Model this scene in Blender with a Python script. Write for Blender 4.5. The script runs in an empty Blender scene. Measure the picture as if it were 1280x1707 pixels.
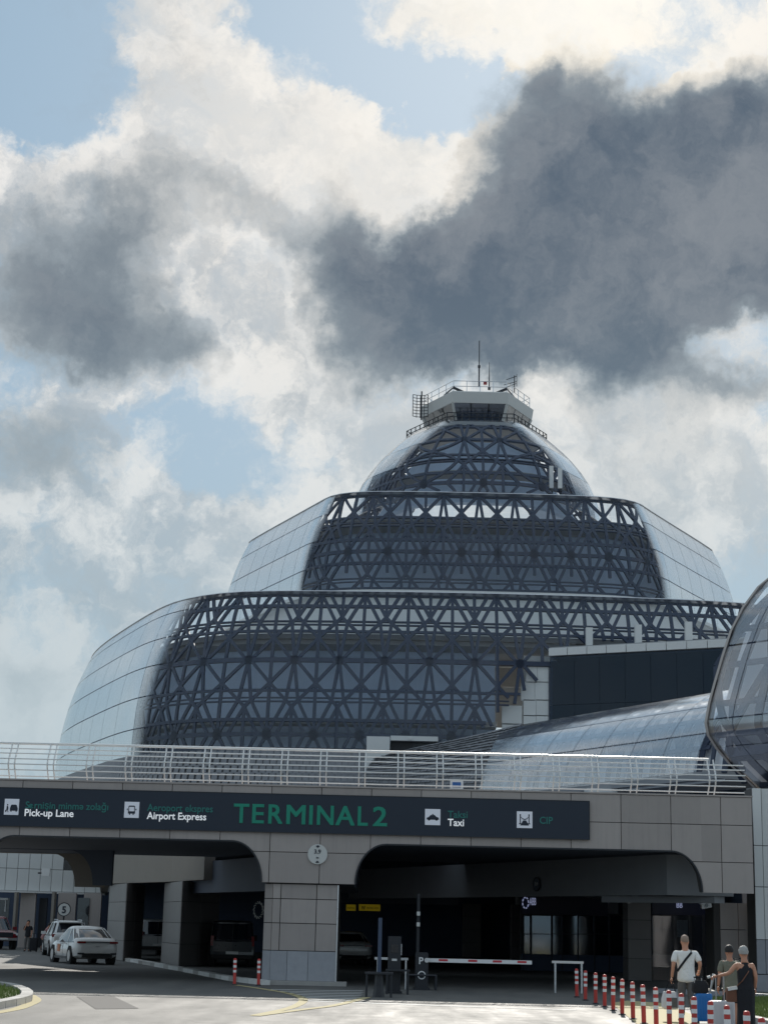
import bpy, bmesh, math, random
from mathutils import Vector, Matrix
random.seed(7)
C = bpy.context.scene
COL = C.collection
R = math.radians
# ------------------------------------------------------------------ camera
FPX, ROLL, V0, EYE = 2850.0, R(1.35), 690.0, 1.8
PITCH = math.atan(V0 / FPX)
cp, sp = math.cos(PITCH), math.sin(PITCH)
def ray(x, y):
    a, b = x - 640, y - 853.5
    u = a * math.cos(ROLL) + b * math.sin(ROLL)
    v = -a * math.sin(ROLL) + b * math.cos(ROLL)
    return Vector((u, FPX * cp + v * sp, FPX * sp - v * cp))
def at(x, y, Y):                      # point of the sight line through a photo pixel at depth Y
    d = ray(x, y); t = Y / d.y
    return Vector((d.x * t, Y, EYE + d.z * t))
def gnd(x, y, z=0.0):                 # point of the sight line at height z
    d = ray(x, y); t = (z - EYE) / d.z
    return Vector((d.x * t, d.y * t, z))
cam = bpy.data.cameras.new('camera'); co = bpy.data.objects.new('camera', cam); COL.objects.link(co)
r0, up0, fw = Vector((1, 0, 0)), Vector((0, -sp, cp)), Vector((0, cp, sp))
rt = r0 * math.cos(ROLL) + up0 * math.sin(ROLL); up = up0 * math.cos(ROLL) - r0 * math.sin(ROLL)
co.matrix_world = Matrix(((rt.x, up.x, -fw.x, 0), (rt.y, up.y, -fw.y, 0), (rt.z, up.z, -fw.z, EYE), (0, 0, 0, 1)))
cam.sensor_fit = 'VERTICAL'; cam.sensor_height = 24; cam.lens = FPX / 1707 * 24
cam.clip_start = 0.5; cam.clip_end = 8000
C.camera = co
C.view_settings.view_transform = 'Standard'; C.view_settings.look = 'None'
C.view_settings.exposure = 0.0; C.view_settings.gamma = 1.0; C.view_settings.use_curve_mapping = False
C.cycles.max_bounces = 8; C.cycles.transparent_max_bounces = 16; C.cycles.glossy_bounces = 4; C.cycles.diffuse_bounces = 3
C.cycles.sample_clamp_indirect = 4.0; C.cycles.use_denoising = True
# ------------------------------------------------------------------ sun and sky
SUN_EL, SUN_AZ = R(31.5), R(7.0)      # azimuth measured from +Y towards +X
sdir = Vector((math.sin(SUN_AZ) * math.cos(SUN_EL), math.cos(SUN_AZ) * math.cos(SUN_EL), math.sin(SUN_EL)))
sl = bpy.data.lights.new('sun', 'SUN'); sl.energy = 5.0; sl.angle = R(0.6); sl.color = (1.0, 0.945, 0.86)
so = bpy.data.objects.new('sun', sl); COL.objects.link(so); so.rotation_euler = sdir.to_track_quat('Z', 'Y').to_euler(); so.location = (0, 0, 80)

W = bpy.data.worlds.new('World'); C.world = W; W.use_nodes = True
wt = W.node_tree; wt.nodes.clear()
class NT:
    def __init__(s, t): s.t = t
    def n(s, typ, **k):
        nd = s.t.nodes.new(typ)
        for a, b in k.items(): setattr(nd, a, b)
        return nd
    def put(s, sock, v):
        if isinstance(v, bpy.types.NodeSocket): s.t.links.new(v, sock)
        elif v is not None:
            if sock.type == 'RGBA' and len(v) == 3: v = (*v, 1)
            sock.default_value = v
    def math(s, op, a, b=None, c=None, clamp=False):
        nd = s.n('ShaderNodeMath', operation=op, use_clamp=clamp)
        for i, v in enumerate((a, b, c)):
            if v is not None: s.put(nd.inputs[i], v)
        return nd.outputs[0]
    def vm(s, op, a, b=None, scale=None):
        nd = s.n('ShaderNodeVectorMath', operation=op)
        s.put(nd.inputs[0], a)
        if b is not None: s.put(nd.inputs[1], b)
        if scale is not None: s.put(nd.inputs['Scale'], scale)
        return nd.outputs['Value'] if op in ('LENGTH', 'DOT_PRODUCT') else nd.outputs[0]
    def noise(s, vec, scale, detail=4, rough=.55, lac=2.0, out='Fac', dist=0.0):
        nd = s.n('ShaderNodeTexNoise')
        s.put(nd.inputs['Vector'], vec); nd.inputs['Scale'].default_value = scale; nd.inputs['Detail'].default_value = detail
        nd.inputs['Roughness'].default_value = rough; nd.inputs['Lacunarity'].default_value = lac; nd.inputs['Distortion'].default_value = dist
        return nd.outputs[out]
    def ss(s, v, a, b, lo=0.0, hi=1.0):
        nd = s.n('ShaderNodeMapRange', interpolation_type='SMOOTHSTEP')
        s.put(nd.inputs[0], v)
        for i, q in enumerate((a, b, lo, hi)): nd.inputs[1 + i].default_value = q
        return nd.outputs[0]
    def mix(s, f, a, b, typ='RGBA', blend='MIX'):
        nd = s.n('ShaderNodeMix', data_type=typ)
        if typ == 'RGBA': nd.blend_type = blend
        ins = [i for i in nd.inputs if i.enabled]
        s.put(ins[0], f); s.put(ins[1], a); s.put(ins[2], b)
        return [o for o in nd.outputs if o.enabled][0]
    def mapping(s, vec, loc, rot, scale, typ='TEXTURE'):
        nd = s.n('ShaderNodeMapping', vector_type=typ)
        s.put(nd.inputs[0], vec); nd.inputs[1].default_value = loc; nd.inputs[2].default_value = rot; nd.inputs[3].default_value = scale
        return nd.outputs[0]
    def ramp(s, f, stops):
        nd = s.n('ShaderNodeValToRGB'); s.put(nd.inputs[0], f)
        e = nd.color_ramp.elements
        while len(e) < len(stops): e.new(.5)
        for el, (p, c) in zip(e, stops): el.position = p; el.color = (*c, 1)
        return nd.outputs[0]
def lin(r, g, b):
    f = lambda c: c / 12.92 if c <= .04045 else ((c + .055) / 1.055) ** 2.4
    return (f(r / 255), f(g / 255), f(b / 255))

N = NT(wt)
tc = N.n('ShaderNodeTexCoord').outputs['Generated']
d0 = N.vm('NORMALIZE', tc)
sky = N.n('ShaderNodeTexSky', sky_type='NISHITA'); sky.sun_disc = False
sky.sun_elevation = SUN_EL; sky.sun_rotation = SUN_AZ; sky.air_density = 1.0; sky.dust_density = 1.2; sky.ozone_density = 1.5
wn1 = N.noise(d0, 9.0, 5, .6, out='Color')
wn2 = N.noise(d0, 34.0, 5, .62, out='Color')
w1 = N.vm('SCALE', N.vm('SUBTRACT', wn1, (.5, .5, .5)), scale=.085)
w2 = N.vm('SCALE', N.vm('SUBTRACT', wn2, (.5, .5, .5)), scale=.038)
wn3 = N.noise(d0, 120.0, 3, .6, out='Color')
w3 = N.vm('SCALE', N.vm('SUBTRACT', wn3, (.5, .5, .5)), scale=.010)
dw = N.vm('ADD', d0, N.vm('ADD', w1, N.vm('ADD', w2, w3)))
def blob(cx, cy, rx, ry, rot, w):
    c = ray(cx, cy).normalized()
    q = co.matrix_world.to_3x3()                       # orientation of the ellipsoid: its axes follow the cloud's slant
    f = c.to_track_quat('-Z', 'Y')
    f = (f.to_matrix() @ Matrix.Rotation(R(-rot) , 3, 'Z')).to_euler()
    k = 1 / 2900
    v = N.mapping(dw, c, f, (rx * k * 1.2, ry * k * 1.2, 0.35))
    return N.math('MULTIPLY', N.ss(N.vm('LENGTH', v), 1.0, 0.12), w)
def total(bl, base):
    acc = base
    for b in bl: acc = N.math('ADD', acc, blob(*b))
    return acc
fb = N.noise(dw, 6.5, 8, .6)
fine = N.noise(N.vm('ADD', dw, (3.1, 1.7, 8.2)), 22.0, 7, .62)
# white, thin cloud: cover
Bd = total([
    (470, 260, 330, 190, 28, .55), (700, 290, 300, 130, 15, .55), (340, 60, 190, 190, 70, .45), (780, 20, 240, 120, 0, .6), (960, 60, 200, 170, 40, .6),
    (1230, 130, 200, 150, 0, .55), (40, 330, 210, 130, 20, .5), (230, 270, 190, 90, 25, .45), (420, 540, 240, 200, 20, .5), (120, 830, 300, 170, 10, .25), (420, 900, 420, 170, 0, .22), (1000, 780, 420, 190, 0, .5),
    (620, 720, 220, 130, 0, .35), (330, 860, 200, 80, 10, .25), (130, 690, 120, 60, 30, .3), (1150, 800, 200, 90, 0, .25), (820, 760, 160, 90, 0, .3), (200, 640, 120, 60, 0, .25), (60, 1130, 150, 80, 0, .22), (560, 860, 260, 100, -25, .35), (640, 400, 700, 220, 0, .2), (560, 120, 100, 60, 40, .15),
    (120, 170, 260, 180, 0, -.7), (540, 40, 220, 150, 0, -.5), (730, 130, 150, 100, 0, -.6), (1050, 110, 140, 80, 0, -.55), (420, 640, 200, 90, 0, -.25), (180, 960, 300, 120, 0, -.12), (100, 30, 150, 90, 0, -.25), (500, 760, 160, 60, 0, -.15),
], N.math('ADD', N.math('MULTIPLY_ADD', N.math('SUBTRACT', fb, .5), 1.25, .16), N.math('MULTIPLY', N.math('SUBTRACT', fine, .5), 1.05)))
white = N.ss(Bd, -.04, .40)
# thick, grey cloud
Dd = total([
    (1100, 390, 420, 260, 0, .75), (900, 440, 330, 200, 0, .6), (1200, 290, 240, 190, 0, .5), (930, 230, 190, 170, 35, .62), (875, 160, 60, 60, 0, .3), (1270, 200, 140, 130, 0, .4),
    (700, 480, 330, 150, 0, .6), (620, 420, 220, 120, 10, .3), (690, 600, 250, 110, 0, .5), (1070, 590, 260, 140, 0, .55), (950, 520, 500, 150, 0, .3), (1270, 650, 130, 80, 0, .4), (1270, 450, 200, 160, 0, .4),
    (130, 420, 230, 120, 0, .62), (225, 560, 200, 90, -3, .60), (50, 520, 170, 110, 0, .4), (60, 745, 190, 120, 0, .58), (380, 370, 170, 70, 20, .22), (330, 345, 100, 60, 0, .12), (400, 520, 110, 190, -30, -.45),
    (60, 1140, 110, 60, 0, .25), (1000, 200, 60, 40, 0, -.1), (820, 690, 260, 90, 0, -.2), (945, 605, 75, 85, 20, -.75), (1225, 590, 130, 65, 20, -.7), (450, 560, 110, 170, -35, -.35), (720, 320, 220, 60, -12, -.25), (1040, 740, 300, 60, 0, .12),
], N.math('ADD', N.math('MULTIPLY', N.math('SUBTRACT', fb, .56), .95), N.math('MULTIPLY', N.math('SUBTRACT', fine, .5), .5)))
grey = N.ss(Dd, -.06, .62)
sd = N.vm('DOT_PRODUCT', d0, tuple(sdir))
glow = N.math('POWER', N.math('MAXIMUM', sd, 0.0), 260.0)
glow2 = N.math('POWER', N.math('MAXIMUM', sd, 0.0), 28.0)
fluff = N.noise(N.vm('ADD', dw, (.6, 4.2, 1.1)), 15.0, 7, .6)
wcol = N.mix(N.ss(N.math('ADD', fluff, N.math('MULTIPLY', N.math('SUBTRACT', fine, .5), .5)), .38, .62), lin(160, 173, 185), lin(240, 239, 237))
wcol = N.mix(glow2, wcol, lin(244, 236, 224))
gv = N.noise(N.vm('ADD', dw, (7.7, 2.3, .4)), 7.0, 6, .62)
gcol = N.mix(N.ss(N.math('ADD', gv, N.math('MULTIPLY', N.math('SUBTRACT', fine, .5), .35)), .36, .66), lin(92, 106, 121), lin(134, 141, 149))
gcol = N.mix(N.ss(Dd, .95, .25), gcol, lin(148, 158, 165))
wcol = N.mix(N.math('MULTIPLY', glow, 1.0, clamp=True), wcol, (1.15, 1.05, .88))
rim = N.math('MULTIPLY', N.ss(Dd, -.30, -.06), N.ss(Dd, .16, -.02))
wcol = N.mix(N.math('MULTIPLY', rim, N.math('MULTIPLY_ADD', glow2, .55, .02), clamp=True), wcol, (1.0, .98, .94))
skyc = N.mix(1.0, sky.outputs[0], (.05, .052, .055), blend='MULTIPLY')
pale = N.mix(.68, skyc, lin(158, 192, 216))
c1 = N.mix(N.math('MULTIPLY', white, N.ss(fine, .25, .60, .72, .97)), pale, wcol)
c2 = N.mix(grey, c1, gcol)
el = N.n('ShaderNodeSeparateXYZ'); N.put(el.inputs[0], d0)
c3 = N.mix(N.ss(el.outputs[2], .40, .03, 0.0, .78), c2, lin(170, 191, 201))
bg = N.n('ShaderNodeBackground'); N.put(bg.inputs[0], c3); bg.inputs[1].default_value = 1.0
N.put(N.n('ShaderNodeOutputWorld').inputs[0], bg.outputs[0])
W.cycles.sampling_method = 'MANUAL'; W.cycles.sample_map_resolution = 512
# ------------------------------------------------------------------ helpers
WORLD = {}
def thing(name, label=None, cat=None, loc=(0, 0, 0), rz=0.0, group=None, world=False):
    # world=True: the parts of this thing are written in world coordinates
    o = bpy.data.objects.new(name, None); COL.objects.link(o); o.location = loc; o.rotation_euler = (0, 0, rz)
    if world: WORLD[o.name] = Matrix.Translation(Vector(loc)).inverted()
    return tag(o, label, cat, group)
def tag(o, label=None, cat=None, group=None, kind=None):
    for k, v in (('label', label), ('category', cat), ('group', group), ('kind', kind)):
        if v: o[k] = v
    return o
KIDS = {}
def link(name, me, parent=None):
    o = bpy.data.objects.new(name, me); COL.objects.link(o)
    if parent is not None:
        o.parent = parent
        if parent.name in WORLD: o.matrix_parent_inverse = WORLD[parent.name]
        KIDS.setdefault(parent.name, []).append(o)
    return o
def copy_tree(o, parent=None):
    c = o.copy(); COL.objects.link(c); c.parent = parent
    if parent is not None: KIDS.setdefault(parent.name, []).append(c)
    for ch in list(KIDS.get(o.name, [])): copy_tree(ch, c)
    return c
class MB:
    def __init__(s): s.v, s.f, s.mi, s.cur = [], [], [], 0
    def face(s, idx): s.f.append(tuple(idx)); s.mi.append(s.cur)
    def add(s, vs, fs):
        b = len(s.v); s.v += [tuple(v) for v in vs]
        for f in fs: s.face([b + i for i in f])
    def box(s, c, d, rz=0.0):
        hx, hy, hz = d[0] / 2, d[1] / 2, d[2] / 2; ca, sa = math.cos(rz), math.sin(rz)
        vs = []
        for z in (-hz, hz):
            for x, y in ((-hx, -hy), (hx, -hy), (hx, hy), (-hx, hy)):
                vs.append((c[0] + x * ca - y * sa, c[1] + x * sa + y * ca, c[2] + z))
        s.add(vs, [(3, 2, 1, 0), (4, 5, 6, 7), (0, 1, 5, 4), (1, 2, 6, 5), (2, 3, 7, 6), (3, 0, 4, 7)])
    def bx(s, x0, x1, y0, y1, z0, z1): s.box(((x0 + x1) / 2, (y0 + y1) / 2, (z0 + z1) / 2), (x1 - x0, y1 - y0, z1 - z0))
    def hexa(s, q, e):                # quad q extruded by vector e
        a = [Vector(p) for p in q]; b = [p + Vector(e) for p in a]; n = len(a)
        s.add(a + b, [tuple(range(n)), tuple(range(2 * n - 1, n - 1, -1))] + [(i, n + i, n + (i + 1) % n, (i + 1) % n) for i in range(n)])
    def bar(s, p, q, w, d, nrm):
        p, q, n = Vector(p), Vector(q), Vector(nrm).normalized(); t = q - p
        if t.length < 1e-6: return
        sd_ = t.cross(n).normalized() * (w / 2); n = n * (d / 2)
        vs = [p - sd_ - n, p + sd_ - n, p + sd_ + n, p - sd_ + n, q - sd_ - n, q + sd_ - n, q + sd_ + n, q - sd_ + n]
        s.add(vs, [(3, 2, 1, 0), (4, 5, 6, 7), (0, 1, 5, 4), (1, 2, 6, 5), (2, 3, 7, 6), (3, 0, 4, 7)])
    def tube(s, pts, r, n=6, closed=False, cap=True):
        pts = [Vector(p) for p in pts]; rings = []; m = len(pts)
        for i, p in enumerate(pts):
            a = pts[i - 1] if (i or closed) else p; b = pts[(i + 1) % m] if (i < m - 1 or closed) else p
            t = (b - a).normalized(); rf = Vector((0, 0, 1)) if abs(t.z) < .9 else Vector((1, 0, 0))
            x = t.cross(rf).normalized(); y = x.cross(t).normalized(); rr = r[i] if isinstance(r, (list, tuple)) else r
            rings.append([p + (x * math.cos(2 * math.pi * k / n) + y * math.sin(2 * math.pi * k / n)) * rr for k in range(n)])
        s.loft(rings, closed, cap)
    def loft(s, rings, closed=False, cap=True):
        b = len(s.v); n = len(rings[0]); m = len(rings)
        for rg in rings: s.v += [tuple(p) for p in rg]
        for i in range(m if closed else m - 1):
            j = (i + 1) % m
            for k in range(n): s.face((b + i * n + k, b + j * n + k, b + j * n + (k + 1) % n, b + i * n + (k + 1) % n))
        if cap and not closed:
            s.face([b + k for k in range(n)]); s.face([b + (m - 1) * n + k for k in range(n - 1, -1, -1)])
    def grid(s, rows, wrap=False):
        b = len(s.v); n = len(rows[0])
        for rg in rows: s.v += [tuple(p) for p in rg]
        for i in range(len(rows) - 1):
            for k in range(n if wrap else n - 1):
                s.face((b + i * n + k, b + i * n + (k + 1) % n, b + (i + 1) * n + (k + 1) % n, b + (i + 1) * n + k))
    def lathe(s, prof, c=(0, 0, 0), n=12, axis='Z'):
        rings = []
        for r_, h in prof:
            rg = []
            for k in range(n):
                a = 2 * math.pi * k / n; x, y = r_ * math.cos(a), r_ * math.sin(a)
                p = {'Z': (x, y, h), 'Y': (x, h, y), 'X': (h, x, y)}[axis]
                rg.append((c[0] + p[0], c[1] + p[1], c[2] + p[2]))
            rings.append(rg)
        s.loft(rings)
    def mesh(s, name, mats, smooth=None):
        me = bpy.data.meshes.new(name); me.from_pydata(s.v, [], s.f)
        for m in (mats if isinstance(mats, (list, tuple)) else [mats]): me.materials.append(m)
        me.polygons.foreach_set('material_index', s.mi)
        bm = bmesh.new(); bm.from_mesh(me); bmesh.ops.recalc_face_normals(bm, faces=bm.faces); bm.to_mesh(me); bm.free()
        if smooth:
            me.polygons.foreach_set('use_smooth', [True] * len(me.polygons)); me.set_sharp_from_angle(angle=R(smooth))
        me.update(); return me
    def build(s, name, mats, parent=None, smooth=None, flip=False):
        return link(name, s.mesh(name, mats, smooth), parent)
def struct(name, mb, mats, **k): return tag(mb.build(name, mats, **k), kind='structure')

# ------------------------------------------------------------------ materials
MATS = {}
def mat(name, col, rough=.6, metal=0.0, var=.12, scale=6.0, bump=0.0, bscale=40.0, bdist=.02, spec=.5, tint=0.0, obj=True, coat=0.0):
    """painted / mineral surface: colour with a little mottling, per-object tint and fine relief"""
    m = bpy.data.materials.new(name); m.use_nodes = True; T = NT(m.node_tree); T.t.nodes.clear()
    b = T.n('ShaderNodeBsdfPrincipled'); o = T.n('ShaderNodeOutputMaterial'); T.put(o.inputs[0], b.outputs[0])
    tcn = T.n('ShaderNodeTexCoord'); ge = T.n('ShaderNodeNewGeometry'); vec = ge.outputs['Position'] if not obj else tcn.outputs['Object']
    f = T.noise(vec, scale, 5, .6)
    k = T.math('MULTIPLY_ADD', f, 2 * var, 1 - var)
    if tint:
        oi = T.n('ShaderNodeObjectInfo'); k = T.math('MULTIPLY', k, T.math('MULTIPLY_ADD', oi.outputs['Random'], 2 * tint, 1 - tint))
    T.put(b.inputs['Base Color'], T.vm('SCALE', tuple(col), scale=k))
    T.put(b.inputs['Roughness'], T.math('MULTIPLY_ADD', f, .2, rough - .1, clamp=True)); b.inputs['Metallic'].default_value = metal
    b.inputs['Specular IOR Level'].default_value = spec; b.inputs['Coat Weight'].default_value = coat
    if bump:
        bp = T.n('ShaderNodeBump'); bp.inputs['Strength'].default_value = bump; bp.inputs['Distance'].default_value = bdist
        T.put(bp.inputs['Height'], T.noise(vec, bscale, 4, .6)); T.put(b.inputs['Normal'], bp.outputs[0])
    MATS[name] = m; return m
def emit(name, col, e, albedo=None):
    m = mat(name, albedo or col, .5, var=.02); b = [n for n in m.node_tree.nodes if n.type == 'BSDF_PRINCIPLED'][0]
    b.inputs['Emission Color'].default_value = (*col, 1); b.inputs['Emission Strength'].default_value = e; return m
def glass(name, tint, f0=.09, fmax=.85, c0=.78, c1=.12, rough=.05, refl=(.84, .92, 1.0), wob=.012):
    """coated architectural glass: mirror that strengthens towards grazing view over a tinted clear pane, each pane slightly out of true"""
    m = bpy.data.materials.new(name); m.use_nodes = True; T = NT(m.node_tree); T.t.nodes.clear()
    o = T.n('ShaderNodeOutputMaterial'); tr = T.n('ShaderNodeBsdfTransparent'); gl = T.n('ShaderNodeBsdfGlossy'); mx = T.n('ShaderNodeMixShader')
    tr.inputs[0].default_value = (*tint, 1); gl.inputs['Color'].default_value = (*refl, 1)
    ge = T.n('ShaderNodeNewGeometry'); oi = T.n('ShaderNodeObjectInfo')
    dust = T.noise(ge.outputs['Position'], .9, 4, .6)
    T.put(gl.inputs['Roughness'], T.math('MULTIPLY_ADD', dust, .10, rough))
    wn = T.n('ShaderNodeTexWhiteNoise', noise_dimensions='1D'); T.put(wn.inputs['W'], oi.outputs['Random'])
    off = T.vm('SCALE', T.vm('SUBTRACT', wn.outputs['Color'], (.5, .5, .5)), scale=wob)
    rip = T.vm('SCALE', T.vm('SUBTRACT', T.noise(ge.outputs['Position'], .6, 2, .5, out='Color'), (.5, .5, .5)), scale=wob * 1.5)
    nn = T.vm('NORMALIZE', T.vm('ADD', T.vm('ADD', ge.outputs['Normal'], off), rip))
    T.put(gl.inputs['Normal'], nn)
    c = T.math('ABSOLUTE', T.vm('DOT_PRODUCT', ge.outputs['Normal'], ge.outputs['Incoming']))
    nd = T.n('ShaderNodeMapRange', interpolation_type='SMOOTHSTEP'); T.put(nd.inputs[0], c)
    for i, q in enumerate((c1, c0, fmax, f0)): nd.inputs[1 + i].default_value = q
    T.put(mx.inputs[0], nd.outputs[0]); T.put(mx.inputs[1], tr.outputs[0]); T.put(mx.inputs[2], gl.outputs[0]); T.put(o.inputs[0], mx.outputs[0])
    MATS[name] = m; return m
M = type('Mt', (), {})()
def weather(m, amt=.07):
    T = NT(m.node_tree); b = [n for n in m.node_tree.nodes if n.type == 'BSDF_PRINCIPLED'][0]; src = b.inputs['Base Color'].links[0].from_socket
    pos = T.n('ShaderNodeNewGeometry').outputs['Position']
    st = T.noise(T.mapping(pos, (0, 0, 0), (0, 0, 0), (5.0, 5.0, .22), 'POINT'), 1.0, 5, .65); bl = T.noise(pos, .7, 4, .6)
    k = T.math('MULTIPLY', T.ss(st, .42, .70), T.ss(bl, .35, .62))
    T.put(b.inputs['Base Color'], T.mix(T.math('MULTIPLY', k, amt * 2), src, (.10, .095, .09)))
    return m
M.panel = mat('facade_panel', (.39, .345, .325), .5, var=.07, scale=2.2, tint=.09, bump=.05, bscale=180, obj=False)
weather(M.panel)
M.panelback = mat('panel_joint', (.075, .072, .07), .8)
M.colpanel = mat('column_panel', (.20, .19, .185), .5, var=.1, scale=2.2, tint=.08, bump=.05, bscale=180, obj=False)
M.stone = mat('plinth_stone', (.33, .34, .37), .6, var=.16, scale=5, tint=.05, bump=.1, bscale=60, obj=False)
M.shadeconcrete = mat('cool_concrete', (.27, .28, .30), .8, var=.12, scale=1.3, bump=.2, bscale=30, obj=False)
M.bright = mat('passage_lining', (.80, .83, .87), .7, var=.08, scale=.5, obj=False)
M.concrete = mat('concrete', (.27, .245, .215), .8, var=.12, scale=1.3, bump=.2, bscale=30, obj=False)
M.soffit = mat('soffit_shade_blue', (.11, .13, .17), .7, var=.1, scale=1.5, obj=False)  # blue of the shadows under the bridge put into the colour
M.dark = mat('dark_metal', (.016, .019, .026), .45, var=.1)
M.darkwall = mat('wall_shade_blue', (.05, .075, .13), .6, var=.2, scale=.8, obj=False)  # navy tint paints the blue shade of the hall into its walls
M.navy = mat('navy_sign_face', (.006, .016, .036), .38, var=.06)
M.navy2 = mat('navy_shop_sign', (.006, .012, .045), .4, var=.06)
M.green = emit('green_letter', (.003, .15, .10), .10, (.004, .22, .15))
M.dimgreen = mat('dim_green_letter', (.02, .19, .17), .5, var=.05)
M.whiteletter = emit('white_letter', (.86, .9, .95), .36, (.8, .8, .8))
M.pict = emit('pictogram_tile', (.62, .68, .80), .17, (.62, .64, .70))
M.pictink = mat('pictogram_ink', (.012, .02, .04), .5, var=.05)
M.steel = mat('brushed_steel', (.62, .63, .65), .30, 1.0, var=.06, scale=20)
M.rail = mat('railing_paint', (.78, .78, .77), .34, .1, var=.06, scale=12)
M.lattice = mat('lattice_steel', (.022, .036, .072), .5, var=.1, scale=1.5, obj=False)
M.core = mat('interior_wall', (.50, .60, .74), .8, var=.25, scale=.35, obj=False)
M.slab = mat('floor_slab', (.34, .34, .34), .8, var=.1, obj=False)
M.pale = mat('pale_cladding', (.70, .71, .70), .5, var=.06, scale=.8, tint=.04, obj=False)
M.roof = mat('roof_membrane', (.30, .31, .32), .8, var=.12, scale=.5, obj=False)
M.white = mat('white_metal', (.72, .72, .71), .45, var=.06)
M.gwhite = mat('cab_white', (.62, .62, .60), .5, var=.06, scale=1.0, obj=False)
M.glass = glass('facade_glass', (.97, .98, .99), .016, .76, .49, .32, .14, (.93, .95, .95))
M.glass2 = glass('bright_glass', (.92, .95, .98), .13, .85, .75, .15, .06, (.96, .98, 1.0))
M.glass3 = glass('dome_glass', (.97, .98, .99), .014, .76, .42, .18, .10, (.99, .99, .98))
M.tubeglass = glass('passage_glass', (.96, .975, .99), .17, .72, .72, .10, .08, (.96, .98, 1.0))
M.annexglass = glass('annex_glass', (.25, .30, .42), .04, .6, .45, .1, .02, (.7, .85, 1.0))
M.shopglass = glass('shop_glass', (.62, .66, .70), .10, .7, .6, .1, .01, wob=.003)
M.darkglass = mat('dark_glass', (.008, .011, .018), .06, var=.05, spec=.9)
M.asphalt = None
M.red = mat('bollard_red', (.50, .045, .035), .42, var=.1, tint=.06)
M.redboom = mat('boom_red', (.55, .03, .05), .4)
M.reflect = mat('reflective_white', (.80, .80, .80), .4, var=.05)
M.yellow = mat('road_yellow', (.42, .36, .19), .85, var=.35, scale=3, obj=False)
M.roadwhite = mat('road_white', (.62, .62, .60), .8, var=.25, scale=4, obj=False)
M.yellowsign = emit('yellow_sign_face', (.75, .55, .02), .07, (.72, .55, .05))
M.rubber = mat('tyre_rubber', (.018, .018, .019), .85)
M.alloy = mat('alloy_rim', (.45, .45, .46), .35, .9)
M.plate = mat('number_plate', (.62, .62, .6), .5)
M.taillight = mat('tail_light', (.20, .008, .010), .2)
M.headlight = mat('head_light', (.7, .72, .74), .12, .3)
M.kerb = mat('kerb_stone', (.40, .39, .37), .8, var=.18, scale=4, tint=.12, bump=.3, bscale=30, obj=False)
M.copper = mat('bronze_trim', (.42, .38, .35), .4, .4, var=.08, obj=False)
M.grass = mat('grass_blade', (.15, .20, .05), .8, var=.35, scale=30)
M.soil = mat('lawn_soil', (.09, .115, .035), .9, var=.3, scale=9)
M.skin = mat('skin', (.46, .22, .14), .55, var=.08, scale=14)
M.skin2 = mat('skin_tan', (.55, .27, .17), .55, var=.08, scale=14)
M.black = mat('black_cloth', (.014, .015, .020), .85, var=.15, bump=.3, bscale=60, bdist=.06)
M.shirt = mat('white_cotton', (.80, .79, .76), .85, var=.08, scale=8, bump=.5, bscale=14, bdist=.06)
M.olive = mat('olive_cotton', (.19, .19, .145), .9, var=.12, scale=9, bump=.4, bscale=16, bdist=.06)
M.greytr = mat('grey_trousers', (.13, .125, .12), .85, var=.12, scale=9, bump=.4, bscale=14, bdist=.06)
M.hairdark = mat('dark_hair', (.016, .013, .012), .6, var=.3, scale=60, bump=.5, bscale=120)
M.hairgrey = mat('grey_hair', (.45, .44, .42), .7, var=.3, scale=50, bump=.8, bscale=90)
M.bluecase = mat('blue_suitcase', (.012, .16, .48), .35, var=.1)
M.whitecase = mat('white_suitcase', (.66, .66, .68), .3, var=.05)
M.brown = mat('brown_leather', (.16, .06, .03), .5)
M.emblem = emit('lit_emblem', (.45, .50, .75), .35)

def ground_mat():
    m = bpy.data.materials.new('asphalt'); m.use_nodes = True; T = NT(m.node_tree); T.t.nodes.clear()
    b = T.n('ShaderNodeBsdfPrincipled'); o = T.n('ShaderNodeOutputMaterial'); T.put(o.inputs[0], b.outputs[0])
    pos = T.n('ShaderNodeNewGeometry').outputs['Position']
    big = T.noise(pos, .22, 5, .6); mid = T.noise(pos, 1.7, 5, .65); fine_ = T.noise(pos, 45, 3, .7)
    sx = T.mapping(pos, (0, 0, 0), (0, 0, R(-8)), (1.0, .16, 1.0), 'POINT'); track = T.noise(sx, 1.1, 4, .6)
    f = T.math('ADD', T.math('MULTIPLY', big, .34), T.math('ADD', T.math('MULTIPLY', mid, .26), T.math('ADD', T.math('MULTIPLY', fine_, .14), T.math('MULTIPLY', track, .44))))
    vo = T.n('ShaderNodeTexVoronoi', feature='DISTANCE_TO_EDGE'); vo.inputs['Scale'].default_value = .28
    T.put(vo.inputs['Vector'], T.vm('ADD', pos, T.vm('SCALE', T.noise(pos, 1.2, 4, .6, out='Color'), scale=.9)))
    crack = T.ss(vo.outputs['Distance'], .002, .010)
    c = T.ramp(f, [(.30, (.045, .048, .050)), (.50, (.085, .085, .082)), (.72, (.14, .135, .125))])
    c = T.mix(T.math('MULTIPLY_ADD', crack, .45, .55), (.06, .058, .055), c)
    T.put(b.inputs['Base Color'], c); T.put(b.inputs['Roughness'], T.math('ADD', T.math('MULTIPLY_ADD', track, .42, .53), T.math('MULTIPLY', T.math('SUBTRACT', mid, .5), .22), clamp=True))
    bp = T.n('ShaderNodeBump'); bp.inputs['Strength'].default_value = .35; bp.inputs['Distance'].default_value = .01; T.put(bp.inputs['Height'], fine_); T.put(b.inputs['Normal'], bp.outputs[0])
    return m
M.asphalt = ground_mat()
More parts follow.
